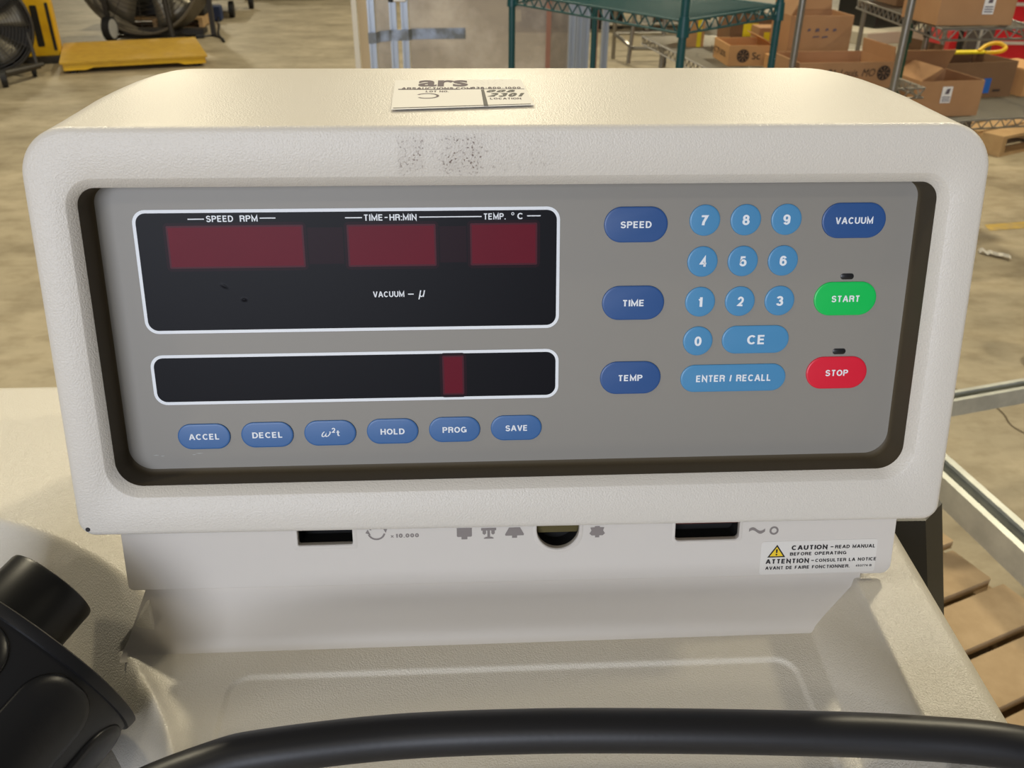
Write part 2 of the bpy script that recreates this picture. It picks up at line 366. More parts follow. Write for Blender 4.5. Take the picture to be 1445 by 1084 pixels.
# ------------------------------------------------------------------ the laboratory machine with its control console
LEAN = math.radians(12.6048596)
PF = Frame((0.1283118, 0.3772340, 1.3008537), (1, 0, 0), (0, math.sin(LEAN), math.cos(LEAN)))   # panel plane, w towards the viewer
root = thing('centrifuge', 'large cream floor-standing laboratory centrifuge with a keypad console across its top', 'centrifuge', (-0.1, 0.35, 0.0))
ZD = 1.135
# deck with the round chamber and the sunken tray: one moulded cover
def smoothstep(a, b, x):
    t = np.clip((x - a) / (b - a), 0, 1); return t * t * (3 - 2 * t)
def deck_cover():
    xs = np.concatenate([np.linspace(-0.80, -0.47, 12)[:-1], np.arange(-0.47, 0.2441, 0.001)])
    ys = np.concatenate([np.linspace(0.10, 0.20, 12)[:-1], np.arange(0.20, 0.5731, 0.001)])
    Xs, Y = np.meshgrid(xs, ys)
    X = Xs + smoothstep(0.10, 0.20, Xs) * 0.055 * (Y - 0.372)              # the right rail narrows slightly towards the front
    z = np.full_like(X, ZD)
    # sunken tray: back edge under the console, sloping right wall
    s = Xs
    wall = np.clip((s - 0.1815) / (0.2045 - 0.1815), 0, 1)
    wall = np.where(wall < 0.12, wall ** 2 / 0.24, np.where(wall > 0.9, 1 - (1 - wall) ** 2 / 0.2 , (wall - 0.06)))
    wall = np.clip(wall, 0, 1)
    tray = 1.105 + 0.030 * wall
    # embossed pad in the tray floor
    px = np.maximum(np.maximum(-0.1225 - X, X - 0.1640), 0.0); py = np.maximum(Y - 0.3165, 0.0)
    rr = 0.010
    qx = np.maximum(np.maximum((-0.1225 + rr) - X, X - (0.1640 - rr)), 0.0); qy = np.maximum(Y - (0.3165 - rr), 0.0)
    dist = np.hypot(qx, qy) - rr
    tray = tray - 0.0016 * (1 - smoothstep(-0.0010, 0.0012, dist))
    intray = (Y < np.where(X > -0.164, 0.3460, 0.3385))
    z = np.where(intray, np.minimum(z, tray), z)
    # round chamber
    r = np.hypot(X + 0.3552, Y - 0.1679)
    slope = (ZD - 1.105) / (0.2570 - 0.2405)
    zb = ZD - (0.2570 - r) * slope
    zb = np.maximum(zb, 1.044)
    # soft fillet at the chamber floor
    k = 0.012; h = np.clip(0.5 + 0.5 * (zb - 1.056) / k, 0, 1)
    zb = np.maximum(zb, 1.044 + 0.0)
    m_ = np.minimum(z, zb); kk = 0.0035                                   # smooth minimum gives the lip its round edge
    hh = np.clip(0.5 + 0.5 * (zb - z) / kk, 0, 1); zsm = zb * (1 - hh) + z * hh - kk * hh * (1 - hh)
    z = zsm
    # raised lip round the chamber where the tray meets it
    lip = 0.0060 * np.exp(-((r - 0.2385) / 0.0042) ** 2) * (1 - smoothstep(0.308, 0.334, Y)) * (X > -0.25)
    z = z + lip * (1 - smoothstep(1.114, 1.124, z))
    # outer edges roll over
    e = np.maximum(Xs - 0.2330, 0); z = z - (0.0115 - np.sqrt(np.maximum(0.0115 ** 2 - e ** 2, 0)))
    e = np.maximum(Y - 0.5640, 0); z = z - (0.0092 - np.sqrt(np.maximum(0.0092 ** 2 - e ** 2, 0)))
    ny, nx = X.shape; V = np.stack([X, Y, z], -1).reshape(-1, 3)
    i = np.arange(nx * (ny - 1)).reshape(ny - 1, nx)[:, :-1].ravel()
    F = np.stack([i, i + 1, i + nx + 1, i + nx], 1)
    me = bpy.data.meshes.new('deck_cover')
    me.vertices.add(len(V)); me.vertices.foreach_set('co', V.ravel()); me.loops.add(F.size); me.loops.foreach_set('vertex_index', F.ravel().astype(np.int32))
    me.polygons.add(len(F)); me.polygons.foreach_set('loop_start', np.arange(0, F.size, 4, dtype=np.int32))
    me.polygons.foreach_set('use_smooth', [True] * len(F)); me.update(calc_edges=True); me.validate()
    me.materials.append(cream)
    o = bpy.data.objects.new('deck_cover', me); COL.objects.link(o); attach(o, root); return o
deck_cover()
cb = MB()
cb.box((-0.28, 0.337, 0.58), (1.022, 0.458, 0.86)); cb.box((-0.28, 0.337, 1.035), (1.030, 0.462, 0.06))
cb.build('cabinet_body', cream, root)
bp_ = MB()
def sp_ring(z): k = (1.1245 - z) * 0.27; return [(0.233, 0.402, z), (0.2715 + k, 0.402, z - 0.001), (0.2880 + k, 0.416, z + 0.001), (0.2880 + k, 0.434, z + 0.001), (0.233, 0.434, z)]
bp_.loops([[Vector(p) for p in sp_ring(z)] for z in (0.80, 1.1245)], cap0=True, cap1=True)
rp = bp_.build('side_panel', blackpaint, root); rp['label'] = 'black metal side panel behind the right rail'
for sx in (-0.74, 0.18):
    for sy in (0.16, 0.50):
        fm = MB(); fm.rod((sx, sy, 0.0), (sx, sy, 0.151), 0.03, 14); fm.build('foot', blackrub, root)

# console housing: tilted face with a chamfered aperture, swept back to a rounder rear
FW = 19.3; FL, FR, FT = -313.4, 101.5, 61.9
def outline(u0, u1, v1, rtop, inset=0.0, vb=(-123.6, -126.6), rb=8.0):
    """console outline; the lower edge drops a little towards the right"""
    pts = rrect(u0 + inset, -125.0 + inset, u1 - inset, v1 - inset, (max(rb - inset, .5), max(rtop - inset, 1), max(rtop - inset, 1), max(rb - inset, .5)), 14, 8)
    return [(u, v + ((vb[0] + (vb[1] - vb[0]) * (u - u0) / (u1 - u0)) + 125.0) * min(1, max(0, (0 - v) / 100))) for u, v in pts]
def housing():
    mb = MB(); rings = []
    front = lambda ins, w: [PF.P(u, v, w) for u, v in outline(FL, FR, FT, 20.5, ins)]
    ztop = PF.P(0, FT, FW).z; Y1 = 0.5426
    def sec(t):
        """section at depth t: constant at first, then closing in towards the rounded rear"""
        y = 0.372 + t * (Y1 - 0.372); q = max(0.0, (y - 0.4017) / (Y1 - 0.4017)); ins = 16.2 * (1 - max(0.0, 1 - q ** 2.577) ** (1 / 2.577)); R = 20.5 + 8.5 * t
        out = []
        for u, v in outline(FL, FR, FT, R + ins, ins):
            f = PF.P(u, v, FW - 3.2); zu = ztop + (v - FT) * 0.000976 + 0.003 * t
            out.append(Vector((f.x, f.y + t * (Y1 - f.y), f.z + (zu - f.z) * min(1, 3 * t))))
        return out
    rings.append([p + (Vector((-0.1, Y1 + .001, 1.27)) - p) * 0.3 for p in sec(1.0)])
    for t in (1.0, .998, .99, .975, .955, .93, .90, .86, .80, .70, .58, .45, .32, .20, .10, .04): rings.append(sec(t))
    for a in range(0, 6):
        t = math.radians(18 * a); rings.append(front(3.2 * (1 - math.cos(t)), FW - 3.2 + 3.2 * math.sin(t)))
    def ap(u0, v0, u1, v1, r, w, skew=0.0):
        return [PF.P(u, v + (skew * (0.5 - (u - u0) / (u1 - u0)) if v < 0 else 0), w) for u, v in rrect(u0, v0, u1, v1, r, 14, 8)]
    rings.append(ap(-297.0, -104.4, 85.2, 40.9, (15, 12, 12, 15), FW))
    rings.append(ap(-296.6, -104.0, 84.8, 40.5, (15, 12, 12, 15), FW - 0.25))
    rings.append(ap(-293.9, -100.3, 81.3, 37.0, (12, 8.5, 8.5, 12), FW - 3.8))
    rings.append(ap(-293.6, -100.0, 81.0, 36.7, (12, 8, 8, 12), FW - 4.3))
    mb.loops(rings, cap0=True)
    o = mb.build('console_housing', facem, root, smooth=40); return o
house = housing()
dm = MB(); dm.rod(PF.P(-308.6, -119.6, FW - 0.6), PF.P(-308.6, -119.6, FW + 0.12), 0.0011, 12)
dm.build('paint_chip', inkblack, house)
# inner walls of the aperture
sb = MB(); rg = []
for (ins, w) in ((0, FW - 4.3), (0.1, 3.0), (0.4, 1.4), (1.2, 0.5), (2.4, 0.05)):
    rg.append([PF.P(u, v, w) for u, v in rrect(-293.6 + ins * .4, -100.0 + ins, 81.0 - ins * .4, 36.7, (12 - ins * .3, 8, 8, 12 - ins * .3), 14, 8)])
sb.loops(rg); sb.build('aperture_wall', surround, root, smooth=50)

# control panel with displays, keys and lamps
pb = MB(); pb.loops([[PF.P(u, v, w) for u, v in rrect(-293.4, -99.8, 80.8, 36.5, (12, 8, 8, 12), 14, 8)] for w in (-6.0, 0.0)], cap0=True, cap1=True)
panel = pb.build('control_panel', panelm, root)
def display(u0, v0, u1, v1, wins, label):
    # the white border, then the black film, then the dim red windows and the print: one mesh per display and window
    b = MB()
    b.loops([[PF.P(u, v, 0.16) for u, v in rrect(u0, v0, u1, v1, 6.0)], [PF.P(u, v, 0.16) for u, v in rrect(u0 + 1.45, v0 + 1.45, u1 - 1.45, v1 - 1.45, 4.6)]], m=1)
    inn = rrect(u0 + 1.45, v0 + 1.45, u1 - 1.45, v1 - 1.45, 4.6); b.add([PF.P(u, v, 0.16) for u, v in inn], [tuple(range(len(inn)))], 0)
    o = b.build('display', [blackglass, whitem], panel, fix=False); o['label'] = label
    for (a, c, d, e) in wins:
        wb = MB(); wb.loops([[PF.P(u, v, 0.19) for u, v in rrect(a - 1.6, c - 1.6, d + 1.6, e + 1.6, 2.2)], [PF.P(u, v, 0.19) for u, v in rrect(a - 0.3, c - 0.3, d + 0.3, e + 0.3, 0.7)]], m=1)
        wb.loops([[PF.P(u, v, 0.19) for u, v in rrect(a - 0.3, c - 0.3, d + 0.3, e + 0.3, 0.7)], [PF.P(u, v, 0.19) for u, v in rrect(a + 0.5, c + 0.5, d - 0.5, e - 0.5, 0.3)]], m=2)
        PF.rect(wb, a + 0.5, c + 0.5, d - 0.5, e - 0.5, 0.19, 0)
        wo = wb.build('readout_window', [redwin, redhalo, redmid], panel, fix=False)
    return o
display(-277.3, -30.6, -85.9, 25.9, [(-262.6, -0.1, -202.4, 18.5), (-182.4, -0.2, -142.9, 18.3), (-126.7, -0.2, -96.6, 18.4)], 'wide black upper display with three dim red windows')
for (a, b_) in ((-201.0, -183.9), (-141.5, -128.1)):
    hb = MB(); PF.rect(hb, a + .6, 1.0, b_ - .6, 17.5, 0.175); hb.build('red_filter', redhalo, panel, fix=False)
display(-277.3, -65.2, -85.8, -40.8, [(-141.0, -62.4, -131.4, -43.6)], 'narrow black lower display with one dim red window')
TW = 0.26
def lettering(lines, words, extra=None):
    b = MB()
    for (a, b_, v) in lines: PF.rect(b, a, v - 0.24, b_, v + 0.24, TW)
    for (t, u, v, w, h) in words: PF.text(b, t, u, v, w, h, TW, 0.0, 0.25 if t == '\u03bc' else 0.0)
    if extra: extra(b)
    b.build('lettering', whitem, panel, fix=False)
lettering([(-252.8, -245.6, 21.7), (-221.0, -214.0, 21.9)], [('SPEED', -238.7, 21.8, 11.9, 2.8), ('RPM', -225.9, 21.8, 7.9, 2.8)])
lettering([(-183.1, -175.5, 21.7), (-149.8, -121.6, 21.7), (-165.4, -164.0, 21.7)], [('TIME', -170.5, 21.7, 8.2, 2.8), ('HR:MIN', -157.1, 21.7, 12.2, 2.8)])
lettering([(-101.0, -94.8, 21.8)], [('TEMP.', -115.7, 21.7, 9.9, 2.8), ('C', -104.2, 21.75, 2.5, 2.8)], lambda b: PF.ring(b, -107.5, 22.8, 0.38, 0.68, w=TW))
lettering([(-156.2, -153.6, -13.5)], [('VACUUM', -165.1, -13.4, 14.4, 2.7), ('\u03bc', -149.9, -13.9, 3.2, 4.2)])
# two small dents in the film
for (cu, cv, ang, L, hgt) in ((-239.6, -8.6, 0.5, 5.6, 0.2), (-231.2, -15.0, 0.15, 4.0, 0.3)):
    g = 14; vs = []
    for j in range(g + 1):
        for i in range(g + 1):
            x = (i / g - .5) * 2; y = (j / g - .5) * 2
            h = hgt * math.exp(-(x * x * 4 + y * y * 4)) * (1 if abs(x) < 1 and abs(y) < 1 else 0)
            h *= max(0, 1 - max(abs(x), abs(y)) ** 4)
            a, b_ = x * L * .5, y * 1.6 * .8
            vs.append(PF.P(cu + a * math.cos(-ang) - b_ * math.sin(-ang), cv + a * math.sin(-ang) + b_ * math.cos(-ang), 0.165 + h))
    dn = MB(); dn.add(vs, [(j * (g + 1) + i, j * (g + 1) + i + 1, (j + 1) * (g + 1) + i + 1, (j + 1) * (g + 1) + i) for j in range(g) for i in range(g)]); dn.build('film_dent', blackglass, panel, smooth=180, fix=False)
def key(u, v, w, h, material, texts, name='key', flat=0.0):
    b = MB(); n = 10
    r = h / 2
    def lp(ins, wz): return [PF.P(a, c, wz) for a, c in rrect(u - w / 2 + ins, v - h / 2 + ins, u + w / 2 - ins, v + h / 2 - ins, min(r, w / 2) - ins, 10, 3)]
    b.loops([lp(0, -0.05), lp(0, 0.35), lp(0.12, 0.62), lp(0.45, 0.78), lp(0.9, 0.82)], cap1=True, m=0)
    for (t, du, dv, tw, th, bold, sh) in texts: PF.text(b, t, u + du, v + dv, tw, th, 0.92, bold, sh, 1)
    o = b.build(name, [material, whitem], panel, smooth=35, fix=False); return o
def T(t, w, h=3.1, du=0, dv=0, bold=0.012, sh=0.0): return [(t, du, dv, w, h, bold, sh)]
G = 19.05
for (t, i, j) in (('7', -1, 1), ('8', 0, 1), ('9', 1, 1), ('4', -1, 0), ('5', 0, 0), ('6', 1, 0), ('1', -1, -1), ('2', 0, -1), ('3', 1, -1), ('0', -1, -2)):
    key(i * G, j * G, 14.3, 14.3, keylight, T(t, 2.0 if t == '1' else 3.4, 4.7))
key(8.9, -37.8, 32.6, 13.7, keylight, T('CE', 8.3, 4.6)); key(-0.6, -56.85, 51.7, 13.7, keylight, T('ENTER / RECALL', 36.6, 3.4))
for (t, v, w) in (('SPEED', 17.4, 14.3), ('TIME', -19.1, 9.8), ('TEMP', -55.8, 11.6)): key(-50.95, v, 29.5, 16.3, keydark, T(t, w))
key(50.95, 18.3, 30.2, 16.3, keydark, T('VACUUM', 17.8)); key(50.75, -18.5, 30.2, 16.2, keygreen, T('START', 13.4)); key(50.4, -55.15, 30.1, 16.2, keyred, T('STOP', 11.2))
for k, (t, w) in enumerate((('ACCEL', 14.2), ('DECEL', 14.2), (None, 0), ('HOLD', 11.6), ('PROG', 11.7), ('SAVE', 10.5))):
    u = -256.2 + 30.0 * k; v = -81.3 + 0.22 * k
    if t: key(u, v, 24.9, 12.85, keydark_lit, T(t, w, 3.0))
    else: key(u, v, 24.9, 12.85, keydark_lit, [('\u03c9', -1.9, -0.4, 4.6, 3.0, -0.045, 0.2), ('2', 1.6, 1.5, 2.0, 2.6, 0.012, 0), ('t', 3.8, 0.0, 1.7, 2.8, -0.05, 0)])
for v in (-7.9, -44.5):
    b = MB(); b.loops([[PF.P(a, c, w) for a, c in rrect(50.7 - 3.15 + i, v - 1.4 + i, 50.7 + 3.15 - i, v + 1.4 - i, 1.3 - i, 6, 2)] for i, w in ((0, 0), (0, .3), (.3, .45))], cap1=True)
    b.build('indicator_lamp', lampm, panel, smooth=40)
# scuffs on the film at the lower left
scuffm = mat('pale_scuff', (172, 172, 168), 0.5)
for (u, v, l) in ((-280, -90.5, 3), (-277, -91.0, 2), (-259.5, -90.0, 4.2), (-262, -90.6, 2)):
    sc = MB(); PF.polyg(sc, [(u - l / 2, v), (u, v - .22), (u + l / 2, v + .1), (u, v + .2)], 0.08); sc.build('scuff_mark', scuffm, panel, fix=False)

# neck strip under the console, with windows cut through it
def plate_with_holes(name, outer, holes, w0, w1, m, parent, bev=0.0):
    cu = bpy.data.curves.new(name, 'CURVE'); cu.dimensions = '2D'; cu.fill_mode = 'BOTH'; cu.extrude = (w1 - w0) / 2 * .001; cu.bevel_depth = bev * .001; cu.bevel_resolution = 2
    for pts in [outer] + holes:
        sp = cu.splines.new('POLY'); sp.points.add(len(pts) - 1); sp.use_cyclic_u = True
        for i, (u, v) in enumerate(pts): sp.points[i].co = (u * .001, v * .001, 0, 1)
    ob = bpy.data.objects.new(name, cu); COL.objects.link(ob)
    me = bpy.data.meshes.new_from_object(ob.evaluated_get(bpy.context.evaluated_depsgraph_get())); COL.objects.unlink(ob); bpy.data.objects.remove(ob); bpy.data.curves.remove(cu)
    for v in me.vertices: v.co = PF.P(v.co.x * 1000, v.co.y * 1000, v.co.z * 1000 + (w0 + w1) / 2)
    me.materials.clear(); me.materials.append(m); smooth_mesh(me, 40)
    me.name = name; o = bpy.data.objects.new(name, me); COL.objects.link(o); attach(o, parent); return o
skew = lambda pts: [(u, v + (1.4 - 2.9 * (u + 303) / 394) * (1 if v < -120 else 0)) for u, v in pts]
no = skew(rrect(-302.0, -164.3, 90.6, -100.0, (5, 2, 2, 2.5), 8, 4))
slotL = rrect(-216.3, -141.2, -188.4, -125, 1.2, 4, 2); slotR = rrect(-25.0, -144.3, 9.0, -125, 2.6, 6, 2)
dring = [(-85.0 + 11.2 * math.cos(t), -135.6 + 11.2 * math.sin(t)) for t in (math.radians(-180 + 180 * i / 24) for i in range(25))] + [(-73.8, -125), (-96.2, -125)]
neck = plate_with_holes('neck_strip', no, [slotL, slotR, dring], -3.4, -0.35, neckm, root, bev=0.35)
for (pts, deep) in ((slotL, -14), (slotR, -14), (dring, -14)):
    nb = MB(); nb.loops([[PF.P(u, v, w) for u, v in pts] for w in (-3.2, deep)], cap1=True); nb.build('window_pocket', voidm, root)
wb = MB(); wb.loops([[PF.P(u, v, -9.0) for u, v in rrect(-97, -140.0, -72, -126, .5, 3, 2)], [PF.P(u, v, -6.0) for u, v in rrect(-97, -140.0, -72, -126, .5, 3, 2)]], cap1=True)
wb.build('window_bar', brass, root)
wb = MB(); wb.loops([[PF.P(u, v, -9.0) for u, v in rrect(-26, -137.4, 10, -126, .5, 3, 2)], [PF.P(u, v, -6.0) for u, v in rrect(-26, -137.4, 10, -126, .5, 3, 2)]], cap1=True)
wb.build('window_bar', redbar, root)
# moulded bezels round the windows (raised rims)
def rim(pts, cu, cv, out, h=0.35):
    rings = []; rb_ = MB()
    for (k, w) in ((0, -0.1), (0, h), (out * .5, h), (out, 0.0)):
        rings.append([PF.P(u + (k if u > cu else -k) * min(1, abs(u - cu) / 3), v + (k if v > cv else -k) * min(1, abs(v - cv) / 3), w) for u, v in pts])
    rb_.loops(rings); rb_.build('window_bezel', neckm, root, smooth=40)
rim(dring, -85, -131, 1.6); rim(slotL, -202, -131, 2.0, 0.25); rim(slotR, -8, -131, 1.2, 0.25)
# back of the neck and the wall below it down to the tray
bw = MB()
bw.loops([[PF.P(u, v, w) for u, v in skew(rrect(-300.5, -163.0, 89.0, -95.0, (4, 2, 2, 2), 4, 3))] for w in (-100, -15)], cap0=True, cap1=True)
bw.build('neck_body', neckm, root)
wl = MB()
x1 = 0.2045
def xl(z): return -0.1828 + max(0.0, min(1.0, (z - 1.105) / 0.030)) * 0.0170
def wpt(x, z, off=0.0):
    v = (z - PF.o.z) / math.cos(LEAN); return (x, PF.o.y + v * math.sin(LEAN) + off, z)
zs = (1.150, 1.1420, 1.1125, 1.1075, 1.1045, 1.1035); of = (0.0022, 0.0022, 0.0022, 0.0016, -0.0006, -0.0030)
N_ = 24
wl.add([wpt(xl(z) + (x1 - xl(z)) * i / N_, z, o_) for z, o_ in zip(zs, of) for i in range(N_ + 1)],
       [(j * (N_ + 1) + i, j * (N_ + 1) + i + 1, (j + 1) * (N_ + 1) + i + 1, (j + 1) * (N_ + 1) + i) for j in range(len(zs) - 1) for i in range(N_)])
wl.build('tray_back_wall', neckm, root, smooth=50)
# printed symbols on the neck
W_ = 0.12
sy = MB()
PF.ring(sy, -176.7, -134.2, 3.7, 4.6, 200, 345, 20, W_)
PF.polyg(sy, [(-182.2, -134.8), (-179.6, -135.9), (-181.0, -132.9)], W_); PF.polyg(sy, [(-173.5, -132.2), (-171.2, -132.6), (-172.0, -134.9)], W_); PF.polyg(sy, [(-180.2, -133.0), (-179.2, -133.4), (-179.4, -132.4)], W_)
sy.build('symbol_print', greyprint, neck, fix=False); sy = MB()
PF.text(sy, '\u00d7', -168.9, -137.0, 1.5, 1.5, W_); PF.text(sy, '10.000', -161.3, -136.7, 11.6, 2.2, W_, 0.03); sy.build('symbol_print', greyprint, neck, fix=False)
def sym(cx, cv, polys):
    sy = MB()
    for p in polys: PF.polyg(sy, [(cx + a, cv + b) for a, b in p], W_)
    sy.build('symbol_print', greyprint, neck, fix=False)
sym(-132.6, -136.6, [[(-3.8, 3.2), (-3.8, -1.3), (-3.3, -1.7), (3.3, -1.7), (3.8, -1.3), (3.8, 3.2)], [(-1.5, -1.7), (-1.5, -3.1), (1.5, -3.1), (1.5, -1.7)]])
sym(-120.3, -136.6, [[(-3.8, 2.9), (-3.8, 1.5), (3.8, 1.5), (3.8, 2.9)], [(-3.1, 1.5), (-3.1, -0.2), (-2.2, -0.9), (-1.3, -0.2), (-1.3, 1.5)], [(1.3, 1.5), (1.3, -0.2), (2.2, -0.9), (3.1, -0.2), (3.1, 1.5)],
                    [(-0.7, 1.5), (-0.7, -2.0), (0.7, -2.0), (0.7, 1.5)], [(-2.6, -2.7), (-1.4, -2.0), (1.4, -2.0), (2.6, -2.7), (2.3, -3.1), (-2.3, -3.1)]])
sym(-107.2, -136.7, [[(-2.8, 2.9), (-4.8, -0.8), (-4.6, -1.6), (4.6, -1.6), (4.8, -0.8), (2.8, 2.9)], [(-1.3, -1.6), (-1.3, -2.9), (1.3, -2.9), (1.3, -1.6)]])
sym(-65.0, -137.5, [[(-1.2, 3.2), (-1.4, 2.6), (-3.6, 2.5), (-3.0, 0.8), (-4.0, -0.9), (-2.8, -2.0), (2.8, -2.0), (4.0, -0.9), (3.0, 0.8), (3.6, 2.5), (1.4, 2.6), (1.2, 3.2)], [(-1.1, -2.0), (-1.1, -3.1), (1.1, -3.1), (1.1, -2.0)]])
sy = MB()
wv = [(17.8 + (-4.2 + 8.4 * i / 16), -139.2 + 1.05 * math.sin(math.pi * 2 * i / 16 + 0.2)) for i in range(17)]
for i in range(16):
    (a, b_), (c, d_) = wv[i], wv[i + 1]; PF.polyg(sy, [(a, b_ - .85), (c, d_ - .85), (c, d_ + .85), (a, b_ + .85)], W_)
sy.build('symbol_print', greyprint, neck, fix=False); sy = MB()
PF.ring(sy, 26.7, -139.5, 1.35, 2.4, w=W_)
sy.build('symbol_print', greyprint, neck, fix=False)
# warning label
lb = MB()
def lab(u, v): return (u, v)
lb.loops([[PF.P(u, v, w) for u, v in rrect(20.8, -164.7, 82.2, -145.8, 1.5, 5, 3)] for w in (0.0, 0.14)], cap1=True, m=0)
q = 0.24
PF.polyg(lb, [(24.3, -154.9), (33.9, -154.9), (29.1, -147.6)], 0.18, 1); PF.polyg(lb, [(25.6, -154.2), (32.6, -154.2), (29.1, -148.9)], 0.21, 2)
PF.polyg(lb, [(28.75, -152.4), (29.45, -152.4), (29.6, -150.2), (28.6, -150.2)], q, 1); PF.ring(lb, 29.1, -153.3, 0.0, 0.5, w=q, m=1)
PF.text(lb, 'CAUTION', 46.3, -149.6, 19.0, 2.7, q, 0.04, 0, 1); PF.rect(lb, 57.4, -149.9, 58.9, -149.4, q, 1); PF.text(lb, 'READ MANUAL', 70.4, -149.7, 21.2, 2.0, q, 0.03, 0, 1)
PF.text(lb, 'BEFORE OPERATING', 51.2, -153.2, 30.0, 1.9, q, 0.03, 0, 1)
PF.text(lb, 'ATTENTION', 35.2, -157.2, 23.0, 2.7, q, 0.04, 0, 1); PF.rect(lb, 47.9, -157.5, 49.3, -157.0, q, 1); PF.text(lb, 'CONSULTER LA NOTICE', 66.2, -157.3, 32.4, 1.9, q, 0.03, 0, 1)
PF.text(lb, 'AVANT DE FAIRE FONCTIONNER.', 46.3, -161.0, 45.0, 1.9, q, 0.03, 0, 1); PF.text(lb, '453774-B', 76.2, -161.0, 8.6, 1.2, q, 0.0, 0, 1)
lbo = lb.build('warning_label', [labelw, inkblack, yellowprint], neck, fix=False); lbo['label'] = 'white caution sticker with a yellow warning triangle'

# ------------------------------------------------------------------ paper tag on the console top
ZT = PF.P(0, FT, FW).z + 0.0002
TF = Frame((0, 0, ZT - 0.372 * 0.01758), (1, 0, 0), (0, 1, 0.01758))
tb = MB()
cor = [(-32.5, 397.4), (31.6, 405.4), (28.8, 461.7), (-34.8, 460.5)]
tb.add([TF.P(a, b_, 0) for a, b_ in cor] + [TF.P(a, b_, 0.16) for a, b_ in cor], [(3, 2, 1, 0), (4, 5, 6, 7), (0, 1, 5, 4), (1, 2, 6, 5), (2, 3, 7, 6), (3, 0, 4, 7)], 0)
z2 = 0.24
TF.text(tb, 'ars', -10.5, 452.0, 24.5, 15.0, z2, 0.03, 0, 2)
for k in range(5): TF.text(tb, ('AUCTION', 'RECOVERY', 'SERVICES', 'ARS-', 'LOT')[k] if k < 0 else '-----', 12.0, 458.5 - 2.4 * k, 15.0 - (k % 3) * 3, 0.5, z2, 0.02, 0, 2)
TF.rect(tb, -31.8, 437.6, -2.0, 438.3, z2, 2); TF.rect(tb, -32, 438.6, 29.0, 439.3, z2, 2)
TF.text(tb, 'ARSAUCTIONS.COM', -13.5, 440.5, 34.0, 4.6, z2, 0.01, 0, 2); TF.text(tb, '636-600-1000', 15.4, 441.5, 24.0, 4.2, z2, 0.01, 0, 2); TF.text(tb, 'LOT NO.', -13.0, 433.6, 11.0, 3.6, z2, 0.01, 0, 2)
tb.add([TF.P(8.0, 437.6, z2), TF.P(9.4, 437.6, z2), TF.P(10.6, 402.6, z2), TF.P(8.6, 402.4, z2)], [(3, 2, 1, 0)], 1)
tb.add([TF.P(-31.8, 399.2, z2), TF.P(30.0, 406.4, z2), TF.P(30.0, 407.5, z2), TF.P(-31.8, 400.3, z2)], [(0, 1, 2, 3)], 1)
TF.ring(tb, -17.5, 424.0, 4.4, 5.6, -140, 150, 16, z2, 2); TF.text(tb, '2301', 19.5, 426.0, 18.0, 8.0, z2, 0.05, 0.3, 1); TF.text(tb, '005', 17.5, 434.0, 14.0, 5.5, z2, 0.05, 0.3, 1); TF.text(tb, 'LOCATION', 19.0, 418.0, 14.5, 3.6, z2, 0.01, 0, 2)
tag_o = tb.build('paper_tag', [paper, inkblack, inkfaint], None, fix=False)
tag(tag_o, 'white printed paper lot tag lying flat on top of the console', 'tag')

# ------------------------------------------------------------------ black power cord with its big connector
cord = thing('power_cable', 'thick black power cable with a big ribbed connector lying across the machine tray', 'power cable', (-0.24, 0.30, 1.08))
ax = Vector((0.488, 0.823, 0.292)).normalized()
bc = Vector((-0.2120, 0.3110, 1.1350)); RB = 0.0595                      # centre and radius of the body's front rim
sx_ = ax.cross(Vector((0, 0, 1))).normalized(); sz_ = sx_.cross(ax)
def ringp(c, r, t): return c + (sx_ * math.cos(t) + sz_ * math.sin(t)) * r
def revolve(prof, c, n=72): return [[ringp(c + ax * d, r, 2 * math.pi * i / n) for i in range(n)] for (d, r) in prof]
pbm = MB(); pbm.loops(revolve([(-0.100, 0.030), (-0.098, 0.052), (-0.09, RB - 0.004), (-0.0045, RB - 0.001), (-0.0040, RB + 0.0006), (-0.0012, RB + 0.0012), (0.0004, RB + 0.0012), (0.0010, RB), (0.0010, 0.02)], bc), cap0=True, cap1=True)
body = pbm.build('connector_body', blackplastic, cord, smooth=35)
nt_ = Vector((-0.2080, 0.3390, 1.1500)); nl = 0.0310
nm = MB(); nm.loops(revolve([(-nl, 0.0236), (-nl + 0.003, 0.0234), (-0.002, 0.0231), (-0.0006, 0.0226), (0.0, 0.0212), (0.0, 0.017), (-0.012, 0.0165)], nt_), cap0=True, cap1=True)
nm.build('connector_nose', blackplastic, cord, smooth=35)
for k in range(8):                                                     # raised grip pads round the body
    t0 = math.radians(20 + 45 * k); g = MB()
    def pad(a, dd, h): return ringp(bc + ax * dd, RB - 0.0035 + h, t0 + a / RB)
    def ro(ins): return rrect(-0.0185 + ins, -0.088 + ins, 0.0185 - ins, -0.0068 - ins, max(0.0150 - ins, 0.001), 10, 6)
    g.loops([[pad(a, b_, h) for a, b_ in ro(i)] for i, h in ((0, -0.002), (0.0, 0.0022), (0.0004, 0.0030), (0.0012, 0.0036), (0.004, 0.0042), (0.0120, 0.0044))], cap1=True)
    g.build('grip_pad', blackplastic, body, smooth=40)
cbm = MB()
